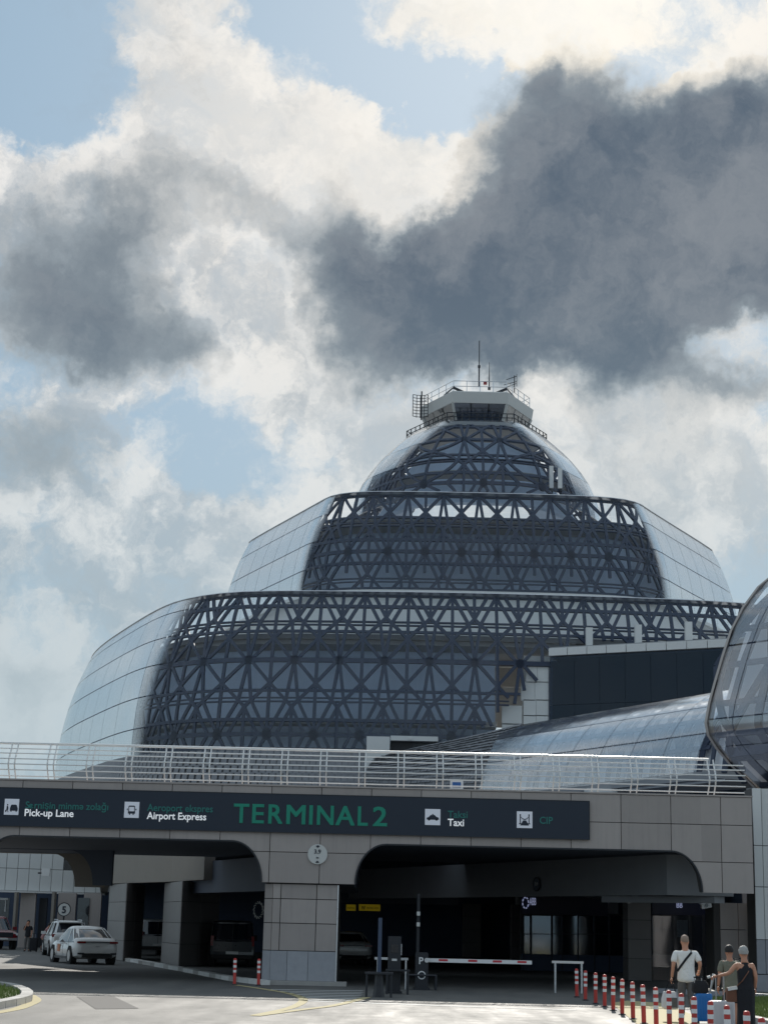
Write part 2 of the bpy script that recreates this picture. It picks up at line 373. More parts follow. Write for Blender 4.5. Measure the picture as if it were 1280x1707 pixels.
def shingle_mat():
    m = mat('shingle', (.20, .205, .22), .55, var=.35, scale=3, tint=.2, obj=False); return m
M.shingle = shingle_mat()

# ------------------------------------------------------------------ ground and markings
g = MB(); g.add([(-1500, -300, 0), (1500, -300, 0), (1500, 4000, 0), (-1500, 4000, 0)], [(0, 1, 2, 3)])
struct('ground', g, M.asphalt)
def sheet(name, pts, m, z, px=True):
    b = MB(); vs = [gnd(*p, z) if px else Vector((p[0], p[1], z)) for p in pts]
    b.add(vs, [tuple(range(len(vs)))]); return struct(name, b, m)
def ribbon(name, pts, w, m, z):
    P = [gnd(*p) for p in pts]; L = []
    P2 = []
    for i in range(len(P) - 1):
        for k in range(6): 
            t = k / 6; a0 = P[max(i - 1, 0)]; a1 = P[i]; a2 = P[i + 1]; a3 = P[min(i + 2, len(P) - 1)]
            P2.append(.5 * ((2 * a1) + (a2 - a0) * t + (2 * a0 - 5 * a1 + 4 * a2 - a3) * t * t + (3 * a1 - a0 - 3 * a2 + a3) * t ** 3))
    P2.append(P[-1])
    rows = []
    for i, p in enumerate(P2):
        t = (P2[min(i + 1, len(P2) - 1)] - P2[max(i - 1, 0)]).normalized(); n = Vector((-t.y, t.x, 0)) * (w / 2)
        rows.append([(p.x - n.x, p.y - n.y, z), (p.x + n.x, p.y + n.y, z)])
    b = MB(); b.grid(rows); return struct(name, b, m)
ribbon('lane_line', [(392, 1642), (440, 1649), (485, 1657), (506, 1667), (485, 1680), (425, 1693)], .22, M.yellow, .006)
ribbon('lane_line', [(425, 1694), (500, 1684), (560, 1676), (612, 1663)], .22, M.yellow, .010)
ribbon('lane_line', [(-60, 1697), (20, 1684), (48, 1675), (60, 1667), (50, 1659)], .26, M.yellow, .006)
for k in range(7):
    y0 = 1650.5 + k * 2.75
    ribbon('hatch_stripe', [(452 + k * 11, y0 - 1.0), (530 + k * 6, y0 + .6), (606 - k * 1.5, y0 + 1.2)], .28, M.roadwhite, .006)
ribbon('stop_line', [(505, 1668.5), (640, 1673.5), (800, 1679), (960, 1684)], .32, M.roadwhite, .006)
sheet('yellow_pavement', [(1018, 1672), (1045, 1668), (1105, 1672), (1150, 1690), (1178, 1720), (1078, 1720), (1040, 1690)], M.yellow, .008)
sheet('road_patch', [(128, 1661), (190, 1661), (232, 1681), (160, 1682)], mat('patch_asphalt', (.105, .10, .095), .9, var=.35, scale=6, obj=False), .006)
# ------------------------------------------------------------------ terminal building
AX = 8.0
term = thing('terminal_building', 'dark glass airport terminal rising in three stepped tiers to a control cab', 'building', (AX, 150, 0), world=True)
def chaikin(p, n):
    for _ in range(n):
        q = [p[0]]
        for a, b in zip(p, p[1:]): q += [a.lerp(b, .25), a.lerp(b, .75)]
        q.append(p[-1]); p = q
    return p
class Tier:
    def __init__(s, half, zt, zb, O, pw, smooth=2, left=None):
        pts = [Vector((-x, y)) for x, y in reversed((left or half)[1:])] + [Vector(h) for h in half]
        s.p = chaikin(pts, smooth); s.L = [0]
        for a, b in zip(s.p, s.p[1:]): s.L.append(s.L[-1] + (b - a).length)
        s.half = s.L[-1] / 2; s.zt, s.zb, s.O, s.pw = zt, zb, O, pw
        tn = []
        for i in range(len(s.p)):
            t = (s.p[min(i + 1, len(s.p) - 1)] - s.p[max(i - 1, 0)]).normalized(); tn.append(Vector((t.y, -t.x)))
        s.nr = tn
        s.tab = []; w = 0; prev = None
        for i in range(101):
            h = 1 - i / 100; q = (s.off(h), s.zz(h))
            if prev: w += math.hypot(q[0] - prev[0], q[1] - prev[1])
            s.tab.append(w); prev = q
        s.W = w
    def off(s, h): return s.O * (1 - max(h, 0) ** s.pw)
    def zz(s, h): return s.zb + h * (s.zt - s.zb)
    def h_of(s, w):
        w = max(0, min(w, s.W)); import bisect
        i = min(max(bisect.bisect_left(s.tab, w), 1), 100); a, b = s.tab[i - 1], s.tab[i]
        return 1 - (i - 1 + (w - a) / max(b - a, 1e-9)) / 100
    def plan(s, u):
        import bisect
        q = max(0, min(u + s.half, s.L[-1] - 1e-6)); i = min(max(bisect.bisect_right(s.L, q) - 1, 0), len(s.p) - 2)
        t = (q - s.L[i]) / (s.L[i + 1] - s.L[i]); return s.p[i].lerp(s.p[i + 1], t), s.nr[i].lerp(s.nr[i + 1], t).normalized()
    def S(s, u, w, inset=0.0):
        p, n = s.plan(u); h = s.h_of(w); e = .01
        o1, z1 = s.off(min(h + e, 1)), s.zz(min(h + e, 1)); o0, z0 = s.off(max(h - e, 0)), s.zz(max(h - e, 0))
        t = Vector((o1 - o0, z1 - z0)).normalized(); nn = Vector((t.y, -t.x))          # outward, upward
        q = p + n * (s.off(h) - inset * nn.x)
        return Vector((AX + q.x, q.y, s.zz(h) - inset * nn.y)), Vector((n.x * nn.x, n.y * nn.x, nn.y))
SEG = [((0, 0), (0, 1)), ((0, 0), (.37, .45)), ((.37, .45), (.5, 1)), ((0, 0), (-.37, .45)), ((-.37, .45), (-.5, 1)),
       ((.2, 0), (.5, .36)), ((-.2, 0), (-.5, .36)), ((.5, .36), (.63, .45)), ((-.5, .36), (-.63, .45)), ((.5, 0), (.5, .36)),
       ((0, .68), (.36, .45)), ((0, .68), (-.36, .45)), ((0, .68), (.40, .96)), ((0, .68), (-.40, .96)), ((.40, .96), (.5, 1.0)), ((-.40, .96), (-.5, 1.0))]
HZ = [(0, .28), (.19, .24), (.43, .10), (.48, .08), (.58, .18), (1.0, .32)]
CELL = 5.35
def lattice(T, name, per, t0, umax, wmax, keep=None, wd=.225, inset=.45):
    b = MB(); nk = int(umax / per) + 1
    def P(u, w): return T.S(u, w, inset)
    def seg(a, c, wdt, n=3):
        for i in range(n):
            q0 = [a[j] + (c[j] - a[j]) * i / n for j in (0, 1)]; q1 = [a[j] + (c[j] - a[j]) * (i + 1) / n for j in (0, 1)]
            if max(q0[1], q1[1]) > wmax + .01 or min(q0[1], q1[1]) < -.01 or abs(q0[0]) > umax + per: continue
            p, n0 = P(*q0); q, n1 = P(*q1)
            if keep and not keep((p + q) / 2): continue
            b.bar(p, q, wdt, .16, n0 + n1)
    nh = int(wmax / CELL) + 3
    for j in range(-1, nh):                          # half cells; even ones run apex -> mid, odd ones are mirrored
        for k in range(-nk, nk + 1):
            for (a, c) in SEG:
                f = lambda q: (k * per + q[0] * per, ((j + (q[1] if j % 2 == 0 else 1 - q[1])) - t0) * CELL)
                seg(f(a), f(c), wd)
            for hh, wdt in HZ:
                if hh in (0, 1.0) and j % 2: continue
                w = ((j + (hh if j % 2 == 0 else 1 - hh)) - t0) * CELL
                seg(((k - .5) * per, w), ((k + .5) * per, w), wdt, 4)
            for hh, uu, rr in ((.68, 0, .21), (0, 0, .34), (1, .5, .30), (.36, .5, .18)):   # gusset plates at the nodes
                w = ((j + (hh if j % 2 == 0 else 1 - hh)) - t0) * CELL
                if w < .3 or w > wmax - .2: continue
                p, n = P((k + uu) * per, w)
                if keep and not keep(p): continue
                x = n.cross(Vector((0, 0, 1))).normalized(); y = x.cross(n)
                b.hexa([p + n * .085 + (x * math.cos(a_) + y * math.sin(a_) * 1.25) * rr for a_ in [math.pi * i / 4 + .39 for i in range(8)]], -n * .17)
    return b.build(name, M.lattice, term)
def panes(T, us, ws, m, keep=None, gap=.075):
    for i in range(len(us) - 1):
        for j in range(len(ws) - 1):
            n = 3 if abs(us[i + 1] - us[i]) > .5 else 1
            outer, inner = [], []
            nu, nw = 4, 2
            for a in range(nw + 1):
                ro, ri = [], []
                for c in range(nu + 1):
                    u = us[i] + gap / 2 + (us[i + 1] - us[i] - gap) * c / nu; w = ws[j] + gap / 2 + (ws[j + 1] - ws[j] - gap) * a / nw
                    ro.append(T.S(u, w, 0)[0]); ri.append(T.S(u, w, .03)[0])
                outer.append(ro); inner.append(ri)
            cen = outer[1][2]
            if keep and not keep(cen): continue
            b = MB(); b.grid(outer); b.grid(inner)
            per = [(0, c) for c in range(nu)] + [(a, nu) for a in range(nw)] + [(nw, c) for c in range(nu, 0, -1)] + [(a, 0) for a in range(nw, 0, -1)]
            for q in range(len(per)):
                (a0, c0), (a1, c1) = per[q], per[(q + 1) % len(per)]
                b.add([outer[a0][c0], outer[a1][c1], inner[a1][c1], inner[a0][c0]], [(0, 1, 2, 3)])
            b.build('glass_pane', m, term, smooth=30)
def ring(T, name, w0, w1, inset, m, umax, n=60, th=.3, keep=None):
    rows = []
    b = MB()
    for i in range(n):
        u0, u1 = -umax + 2 * umax * i / n, -umax + 2 * umax * (i + 1) / n
        q = [T.S(u0, w0, inset)[0], T.S(u1, w0, inset)[0], T.S(u1, w1, inset)[0], T.S(u0, w1, inset)[0]]
        if keep and not keep((q[0] + q[2]) / 2): continue
        nn = T.S((u0 + u1) / 2, (w0 + w1) / 2)[1]
        b.hexa(q, -nn * th)
    return b.build(name, m, term)
def cap(T, name, z, inset, m, th=.35):
    b = MB(); h = (z - T.zb) / (T.zt - T.zb); L = []
    for i in range(81):
        p, n = T.plan(-T.half + 2 * T.half * i / 80); q = p + n * (T.off(h) - inset); L.append((AX + q.x, q.y, z))
    b.hexa(L, (0, 0, -th)); return b.build(name, m, term)

T1 = Tier([(0, 117.6), (9, 117.9), (16.5, 118.6), (20.0, 120.1), (22.9, 123.2), (25.0, 127.3), (28.1, 135.0), (31.6, 144.2), (33.8, 151.5), (34.4, 156), (33, 162), (26, 170)], 24.6, 12.6, 2.6, 2.3)
T2 = Tier([(0, 130), (6, 130.05), (10.2, 130.5), (12.2, 131.9), (13.3, 134.2), (21.0, 148.0), (21.7, 149.9), (20.5, 154), (13, 160)], 35.0, 26.4, 2.2, 2.0,
          left=[(0, 130), (6, 130.05), (10.2, 130.5), (12.2, 131.9), (13.2, 134.2), (19.6, 148.5), (20.2, 150.5), (19.2, 154), (13, 160)])
T3 = Tier([(0, 138.6), (2, 138.65), (2.9, 138.9), (3.7, 139.9), (5.7, 143.1), (6.0, 144.6), (5, 147.8), (3, 149.5)], 43.6, 35.6, 5.0, 1.95)
# the facade of the lowest tier is cut away along a slope on the right
def keep1(p):
    if p.z > 21.15: return True
    a, c = at(948, 1085, 118), at(800, 1218, 118)
    return p.x < a.x + (p.z - a.z) * (c.x - a.x) / (c.z - a.z)
def span(us, n): return [us[0] + (us[1] - us[0]) * i / n for i in range(n + 1)]
U1 = T1.half - 13; U2 = T2.half - 6; U3 = T3.half - 2.0
lattice(T1, 'lattice', 3.06, 0.0, U1, T1.W - .1, keep1)
lattice(T2, 'lattice', 2.78, 1.0, U2, T2.W - .1)
lattice(T3, 'lattice', 2.75, .45, U3, T3.W - .1)
def cols(U, f, nf, ns): return [-U + (U - f) * i / ns for i in range(ns)] + [-f + 2 * f * i / nf for i in range(nf)] + [f + (U - f) * i / ns for i in range(ns + 1)]
panes(T1, cols(U1, 21.5, 8, 10), [0, 1.02, 3.15, 5.3, 7.6, 9.9, T1.W], M.glass, keep1)
panes(T2, cols(U2, 13.0, 6, 9), [0, 1.9, 4.3, 6.6, T2.W], M.glass)
panes(T3, span((-U3, U3), 9), [0, 1.1, 3.6, 6.2, T3.W], M.glass3)
# what shows through the glass: floors, inner walls and open terraces
ring(T1, 'inner_wall', 3.25, T1.W, 2.6, M.core, U1, keep=keep1)
for w in (3.2, 9.4): ring(T1, 'floor_edge', w, w + .35, 1.5, M.slab, U1, keep=keep1, th=1.0)
cap(T1, 'terrace', T1.zz(T1.h_of(3.3)), 1.2, M.roof)
ring(T2, 'inner_wall', 2.2, T2.W, 2.4, M.core, U2)
for w in (2.1,): ring(T2, 'floor_edge', w, w + .35, 1.4, M.slab, U2, th=.9)
cap(T2, 'terrace', T2.zz(T2.h_of(2.15)), 1.2, M.roof)
ring(T3, 'inner_wall', .5, T3.W, 1.9, M.core, U3)
for w in (6.4,): ring(T3, 'floor_edge', w, w + .4, 1.1, M.slab, U3, th=.7)
cap(T3, 'dome_cap', 43.45, .25, M.roof)
for T, U in ((T1, U1), (T2, U2)):                    # thin metal coping along each rim
    ring(T, 'rim_coping', 0, .06, -.06, M.steel, U, n=70, th=.4)
b = MB(); L = []                                    # pale podium ring under the middle tier, standing on the lower terrace
for i in range(61):
    p, n = T2.plan(-U2 + 2 * U2 * i / 60); q = p + n * (T2.O - .2); L.append(q)
for a, c in zip(L, L[1:]): b.hexa([(AX + a.x, a.y, 21.0), (AX + c.x, c.y, 21.0), (AX + c.x, c.y, 26.75), (AX + a.x, a.y, 26.75)], (0, .4, 0))
b.build('terrace_wall', M.pale, term)
b = MB()
for i in range(61):
    p, n = T2.plan(-U2 + 2 * U2 * i / 60); q = p + n * (T2.O + .55); L[i] = q
for a, c in zip(L, L[1:]): b.hexa([(AX + a.x, a.y, 26.35), (AX + c.x, c.y, 26.35), (AX + c.x, c.y, 26.62), (AX + a.x, a.y, 26.62)], (0, .8, 0))
b.build('terrace_ledge', M.pale, term)
# shingled skirt below the glass of the lowest tier
b = MB(); nsh = 0
rowsk = []
for j in range(8):
    z = 13.0 - j * 1.7
    rowsk.append([Vector((AX + (pp := T1.plan(-U1 + 2 * U1 * i / 60))[0].x + pp[1].x * (2.75 + j * .35), pp[0].y + pp[1].y * (2.75 + j * .35), z)) for i in range(61)])
b.grid(rowsk); b.build('skirt', M.shingle, term, smooth=40)
sb = MB()
for j in range(9):
    for i in range(-118, 118):
        u = (i + .5 * (j % 2)) * .42 - 6
        if u > 12 or abs(u) > U1: continue
        p, n = T1.plan(u); o = 2.9 + (j * .5) * .206; z = 13.1 - j * .5
        p0 = p + n * (o + .02); p1 = p + n * (o + .15); t = Vector((-n.y, n.x)) * .2
        sb.hexa([(AX + p0.x - t.x, p0.y - t.y, z), (AX + p0.x + t.x, p0.y + t.y, z), (AX + p1.x + t.x, p1.y + t.y, z - .55), (AX + p1.x - t.x, p1.y - t.y, z - .55)], (n.x * .04, n.y * .04, .01))
tag(sb.build('shingle', M.shingle, term), kind='stuff')

# control cab on top
CY = 144.9
def hexring(sc, z, wf=2.45, ws=5.0, dy=4.8):
    return [Vector((AX + x * sc, CY + y * sc, z)) for x, y in ((-wf, -dy), (wf, -dy), (ws, 0), (wf, dy), (-wf, dy), (-ws, 0))]
b = MB(); b.loft([hexring(.97, 45.55), hexring(1.0, 46.5), hexring(.96, 46.62), hexring(.5, 46.7)]); b.build('cab_fascia', M.gwhite, term)
b = MB(); b.loft([hexring(.80, 43.5), hexring(.80, 44.2)]); b.build('cab_base', M.dark, term)
lo, hi = hexring(.83, 44.2), hexring(.955, 45.55)
for i in range(6):
    a0, a1, c1, c0 = lo[i], lo[(i + 1) % 6], hi[(i + 1) % 6], hi[i]
    nrm = (a1 - a0).cross(c0 - a0).normalized()
    for k in range(3):
        f0, f1 = k / 3 + .015, (k + 1) / 3 - .015
        b = MB(); b.hexa([a0.lerp(a1, f0), a0.lerp(a1, f1), c0.lerp(c1, f1), c0.lerp(c1, f0)], -nrm * .04); b.build('cab_window', M.glass2, term)
    b = MB(); b.bar(a0, c0, .22, .2, nrm); b.build('cab_post', M.gwhite, term)
b = MB(); b.loft([hexring(.55, 44.2), hexring(.55, 45.5)]); b.build('cab_interior', M.darkwall, term)
def railing(ringpts, h, name, m, r=.035, n=5, posts=True, mids=2):
    b = MB(); N_ = len(ringpts)
    for i in range(N_):
        a, c = ringpts[i], ringpts[(i + 1) % N_]
        for k in range(mids + 1):
            zz = h * (k + 1) / (mids + 1); b.tube([a + Vector((0, 0, zz)), c + Vector((0, 0, zz))], r, 5)
        for k in range(n):
            p = a.lerp(c, k / n); b.tube([p, p + Vector((0, 0, h))], r * 1.2, 5)
    b.build(name, m, term)
railing(hexring(.93, 46.62), .95, 'roof_railing', M.steel, .03, 4, mids=1)
bal = hexring(1.0, 43.55, 2.85, 6.15, 5.9)
railing(bal, .72, 'balcony_railing', M.dark, .04, 9, mids=1)
b = MB(); b.loft([hexring(1.0, 43.36, 2.9, 6.2, 5.95), hexring(1.0, 43.54, 2.9, 6.2, 5.95)]); b.build('balcony_floor', M.dark, term)
for sx in (-1, 1):                                  # corner braces of the roof rail
    b = MB(); q = Vector((AX + sx * 2.3, CY - 4.5, 46.6))
    b.bar(q, q + Vector((sx * -.9, .3, .0)), .1, .1, (0, -1, 0)); b.bar(q + Vector((0, 0, .35)), q + Vector((sx * .8, 1.4, -.0)), .22, .1, (0, -1, .4)); b.bar(q + Vector((0, 0, .35)), q + Vector((-sx * .9, .2, 0)), .22, .1, (0, -1, .2)); b.build('brace', M.dark, term)
t = thing('radio_mast', 'tall thin radio mast on the control cab roof', 'mast', at(798, 645, 144))
b = MB(); z1 = (at(798, 568, 144) - at(798, 645, 144)).z
b.tube([(0, 0, 0), (0, 0, z1 * .45)], .07); b.tube([(0, 0, z1 * .45), (0, 0, z1)], .045); b.build('pole', M.dark, t)
b = MB(); b.box((0, 0, z1 * .44), (.22, .22, .2)); b.build('junction_box', M.dark, t)
b = MB(); b.lathe([(.01, .3), (.16, .32), (.16, .6), (.01, .62)], (.55, 0, -.1), 8); b.build('warning_lamp', M.taillight, t)
t = thing('whip_aerial', 'short thin whip aerial beside the tall mast on the cab roof', 'aerial', at(815, 650, 144))
b = MB(); h_ = (at(815, 604, 144) - at(815, 650, 144)).z; b.tube([(0, 0, 0), (0, 0, h_ * .4), (0, 0, h_)], [.06, .05, .02]); b.build('rod', M.dark, t)
b = MB(); b.lathe([(.12, 0), (.12, .25), (.05, .3)], n=8); b.build('foot', M.dark, t)
t = thing('dipole_aerial', 'forked yagi aerial at the right edge of the cab roof', 'aerial', at(857, 655, 143))
h_ = (at(857, 626, 143) - at(857, 655, 143)).z
b = MB(); b.tube([(0, 0, 0), (0, 0, h_)], .05); b.build('pole', M.dark, t)
for zz, ll in ((h_ * .92, .55), (h_ * .62, .7), (h_ * .5, .5)):
    b = MB(); b.tube([(-ll * 1.3, 0, zz - .28), (ll * .3, 0, zz + .06)], .03); b.tube([(.2, 0, zz - .2), (.2, 0, zz + .25)], .03); b.build('element', M.dark, t)
t = thing('grid_antenna', 'curved wire grid antenna standing at the left side of the cab', 'antenna', at(702, 700, 143))
b = MB(); b.tube([(0.0, 0, 0), (0.0, 0, 2.6)], .07); b.build('pole', M.dark, t)
w_, h0, h1 = 1.32, .25, 2.3
b = MB()
for k in range(5):
    xx = -.75 + w_ * k / 4; b.tube([(xx, .25 * math.sin(k / 4 * 3.14), h0 + .1 * (k == 0)), (xx, .25 * math.sin(k / 4 * 3.14), h1)], .035, 5)
for k in range(8):
    zz = h0 + .08 + (h1 - h0 - .08) * k / 7; b.tube([(-.75 + w_ * q / 4, .25 * math.sin(q / 4 * 3.14), zz) for q in range(5)], .03, 5)
b.build('reflector_grid', M.dark, t)
for px, nm in ((918.5, 'taller white cellular panel antenna on the dome, left of the pair'), (933, 'shorter white cellular panel antenna on the dome, right of the pair')):
    p0 = at(px, 818, 135.5); t = thing('cell_antenna', nm, 'antenna', p0, 0, 'cell antennas on the dome')
    hh = (at(px, 777 if px < 925 else 781, 135.5) - p0).z
    b = MB(); b.box((0, 0, hh * .55), (.34, .2, hh * .9)); b.build('radome', M.white, t)
    b = MB(); b.tube([(0.1, .2, -.4), (.1, .2, hh)], .05); b.build('mount_pole', M.dark, t)
    b = MB(); b.box((0.05, .05, .05), (.2, .2, .22)); b.box((.1, .14, hh * .8), (.12, .2, .08)); b.build('bracket', M.dark, t)
# ------------------------------------------------------------------ annex, glass passage and glass pod on the right
annex = thing('annex_building', 'pale panelled annex with a wide dark glass band and white cornice, beside the lattice facade', 'building', at(1000, 1200, 113), world=True)
A0, A1 = at(916, 1095, 116.2), at(1215, 1078, 110.6); ad = (A1 - A0); ad.z = 0
def an(f, z): q = A0 + ad * f; return Vector((q.x, q.y, z))
anr = Vector((ad.y, -ad.x, 0)).normalized()
zt, zb_ = A0.z, 10.0
for i in range(7):
    for j in range(3):
        f0, f1 = i / 7 + .0008, (i + 1) / 7 - .0008; z0, z1 = zb_ + (zt - zb_) * j / 3 + .012, zb_ + (zt - zb_) * (j + 1) / 3 - .012
        b = MB(); b.hexa([an(f0, z0), an(f1, z0), an(f1, z1), an(f0, z1)], -anr * .05); b.build('window_pane', M.annexglass, annex)
b = MB(); b.hexa([an(-.01, zb_), an(1.05, zb_), an(1.05, zt), an(-.01, zt)], (0, .1, 0)); ob = b.build('window_backing', M.dark, annex)
for v in ob.data.vertices: v.co -= anr * .9
b = MB(); b.hexa([an(-.01, zb_), an(1.05, zb_), an(1.05, zb_ + .1), an(-.01, zb_ + .1)], -anr * .9); b.build('sill', M.dark, annex)
for i in range(9):
    f0, f1 = i / 9 + .002, (i + 1) / 9 - .002
    b = MB(); b.hexa([an(f0, zt + .03), an(f1, zt + .03), an(f1, zt + .55), an(f0, zt + .55)], -anr * .8); ob = b.build('cornice_panel', M.white, annex)
    for v in ob.data.vertices: v.co += anr * .3
b = MB(); b.hexa([an(0, zt + .56), an(1.08, zt + .56), an(1.08, zt + .66), an(0, zt + .66)], -anr * 5); b.build('roof', M.roof, annex)
for f in (.24, .52, .80):
    b = MB(); q = an(f, 0); b.box((q.x, q.y + 1.2, zt + 1.3), (.45, .45, 1.5)); b.build('stub_column', M.pale, annex)
# stone wall left of the glass band, panel by panel
yy = 116.4
for (x0, x1, y0, y1) in ((876, 914, 1112, 1136), (868, 914, 1138, 1166), (872, 914, 1168, 1192), (836, 870, 1178, 1206), (872, 914, 1194, 1214), (836, 870, 1208, 1226)):
    n = 2 if x1 - x0 > 36 else 1
    for k in range(n):
        a, c = at(x0 + (x1 - x0) * k / n, y1, yy), at(x0 + (x1 - x0) * (k + 1) / n, y0, yy)
        b = MB(); b.bx(a.x + .008, c.x - .008, yy, yy + .2, a.z - .06, c.z + .06); b.build('wall_panel', M.pale, annex)
a, c = at(838, 1176, yy + .1), at(872, 1146, yy + .1)
b = MB(); b.bx(a.x, c.x, yy + .1, yy + .15, a.z, c.z); b.build('side_window', M.glass, annex)
a, c = at(873, 1230, 117), at(1215, 1100, 117); b = MB(); b.bx(a.x, c.x, 117.3, 118.6, a.z - 8, c.z); b.build('wall_core', M.pale, annex)
# entrance box at the low end of the shingled tail
eb = thing('entrance_box', 'small white entrance block with a dark opening at the foot of the shingled roof', 'building', at(640, 1300, 114.5), world=True)
def rect(name, x0, y0, x1, y1, Y, d, m, par):
    a, c = at(x0, y1, Y), at(x1, y0, Y); b = MB(); b.bx(a.x, c.x, Y, Y + d, a.z, c.z); return b.build(name, m, par)
rect('wall', 609, 1228, 650, 1320, 114.5, 2.5, M.pale, eb); rect('lintel', 651, 1228, 730, 1234, 114.5, 2.5, M.pale, eb); rect('opening', 651, 1235, 730, 1320, 115.2, 1.5, M.dark, eb)
rect('lamp', 682, 1229, 686, 1233, 114.4, .1, M.white, eb)

# glass passage: horizontal tube from the pod towards the terminal
tube = thing('glass_passage', 'pale reflective glass passage tube between the dark terminal and the right-hand pod', 'passage', at(1000, 1310, 98), world=True)
PA, PB = at(846, 1213, 106), at(1195, 1139, 88)
ptop = (PA.z + PB.z) / 2
pdir = Vector((PB.x - PA.x, PB.y - PA.y, 0)); plen = pdir.length; pdir.normalize(); pn = Vector((pdir.y, -pdir.x, 0))
def tubept(u, a, inset=0.0):           # u metres along, a: 0 = ridge, 1 = lower edge; the face leans back towards the ridge
    c = PA + pdir * u
    return Vector((c.x, c.y, 0)) + pn * (2.7 * math.sin(a * 1.45) ** 1.0 - .9 - inset * .8) + Vector((0, 0, ptop - 4.6 * (.35 * a + .65 * a * a) - inset * .6))
npan = 8
for i in range(npan):
    for j in range(3):
        us = [-1.5 + (plen + 3.5) * (i + k / 3) / npan for k in range(4)]; as_ = [[0, .36, .68, 1.0][j] + ([0, .36, .68, 1.0][j + 1] - [0, .36, .68, 1.0][j]) * k / 4 for k in range(5)]
        us[0] += .03; us[-1] -= .03; as_[0] += .006; as_[-1] -= .006
        sl_ = lambda u, a: u - a * 1.9
        b = MB(); b.grid([[tubept(sl_(u, a), a) for u in us] for a in as_]); b.grid([[tubept(sl_(u, a), a, .04) for u in us] for a in as_])
        b.build('glass_pane', M.tubeglass, tube, smooth=40)
b = MB()
def tl(u0, a0, u1, a1, w=.26, n=5):
    for k in range(n):
        f0, f1 = k / n, (k + 1) / n
        p, q = tubept(u0 + (u1 - u0) * f0, a0 + (a1 - a0) * f0, .25), tubept(u0 + (u1 - u0) * f1, a0 + (a1 - a0) * f1, .25)
        b.bar(p, q, w, .10, pn + Vector((0, 0, .5)))
for k in range(-1, 13):
    u = k * 2.0
    tl(u, .02, u - .4, .98); tl(u, .02, u + 1.1, .5); tl(u, .02, u - 1.1, .5); tl(u + 1.1, .5, u + .7, .98); tl(u - 1.1, .5, u - 1.4, .98); tl(u - .2, .5, u + .8, .8); tl(u - .2, .5, u - 1.2, .8)
for a in (.04, .3, .5, .78, .98): tl(-1, a, plen + 1, a, .24, 12)
b.build('lattice', M.lattice, tube)
b = MB(); b.grid([[tubept(u, a, .62) for u in (-5.5, plen * .5, plen + 2)] for a in [i / 8 for i in range(9)]]); b.build('inner_wall', M.bright, tube)
b = MB(); b.hexa([tubept(-2, .98), tubept(plen + 2, .98), tubept(plen + 2, .98) - pn * 5, tubept(-2, .98) - pn * 5], (0, 0, -.4)); b.build('underside', M.shadeconcrete, tube)
for u in (7.5, 14.5):
    q = tubept(u, .98); b = MB(); b.box((q.x - 1.0, q.y + 1.8, q.z / 2 - .2), (1.6, 1.6, q.z - .4)); b.build('support_pier', M.pale, tube)
# shingled tail of the passage, falling towards the terminal
tail = thing('shingled_roof', 'dark shingled roof tapering from the glass passage down to the terminal foot', 'roof', at(750, 1310, 108), world=True)
rows = []; top_px = [(870, 1206), (845, 1213), (800, 1224), (745, 1236), (690, 1247), (655, 1256), (628, 1264)]
bot_px = [(826, 1332), (800, 1335), (755, 1335), (715, 1335), (680, 1335), (640, 1330), (600, 1325)]
NTl = 28
def lerpl(L, f):
    f *= len(L) - 1; i = min(int(f), len(L) - 2); f -= i; return (L[i][0] + (L[i + 1][0] - L[i][0]) * f, L[i][1] + (L[i + 1][1] - L[i][1]) * f)
def tailpt(f, g_):
    tp, bt = lerpl(top_px, f), lerpl(bot_px, f); Yt, Yb = 106.2 + 6.0 * f, 104.6 + 7.0 * f
    p, q = at(*tp, Yt), at(*bt, Yb); m_ = p.lerp(q, g_); m_ += Vector((-.25, -1.0, .35)) * math.sin(g_ * math.pi) * .8; return m_
b = MB(); b.grid([[tailpt(i / NTl, j / 12) for i in range(NTl + 1)] for j in range(13)]); b.build('roof_shell', M.shingle, tail, smooth=40)
sb = MB()
for j in range(19):
    for i in range(44):
        f0 = (i + .5 * (j % 2)) / 44.5; f1 = f0 + .0205; g0, g1 = j / 19, (j + 1.25) / 19
        if g1 > 1: continue
        p00, p10, p11, p01 = tailpt(f0, g0), tailpt(f1, g0), tailpt(f1, g1), tailpt(f0, g1)
        n = (p10 - p00).cross(p01 - p00).normalized(); n = n if n.y < 0 else -n; r_ = random.random() * .06
        sb.hexa([p00 + n * .03, p10 + n * .03, p11 + n * (.10 + r_), p01 + n * (.10 + random.random() * .06)], -n * .03)
tag(sb.build('shingle', M.shingle, tail), kind='stuff')

# big glass pod at the right edge
pod = thing('glass_pod', 'large rounded glass pod with bronze rim and wide lattice at the right edge', 'building', at(1300, 1340, 70), world=True)
edge_px = [(1296, 950), (1262, 978), (1236, 1013), (1216, 1052), (1202, 1094), (1190, 1135), (1180, 1172), (1174, 1205), (1178, 1226), (1192, 1248), (1214, 1274), (1244, 1302), (1282, 1340)]
zz_ = [at(*p, 76) for p in edge_px]
def podpt(u, f, inset=0.0):           # u metres to the right along the shell, f 0..1 down the rim curve
    f *= len(zz_) - 1; i = min(int(f), len(zz_) - 2); e = zz_[i].lerp(zz_[i + 1], f - i)
    cz = zz_[7].z; bulge = math.sqrt(max(0, 1 - ((e.z - (cz + 1.2)) / 6.5) ** 2))
    a = u / 9.0
    return Vector((e.x + 9.0 * math.sin(a) * .75 + inset * .6, e.y - 9.0 * (1 - math.cos(min(a, 1.3))) * .5 - u * .85 + inset * 1.0, e.z - .05 * u * 0))
fl = [0, .30, .57, .74, 1.0]; ul = [.14, 1.3, 2.7, 4.4, 6.5, 9.0]
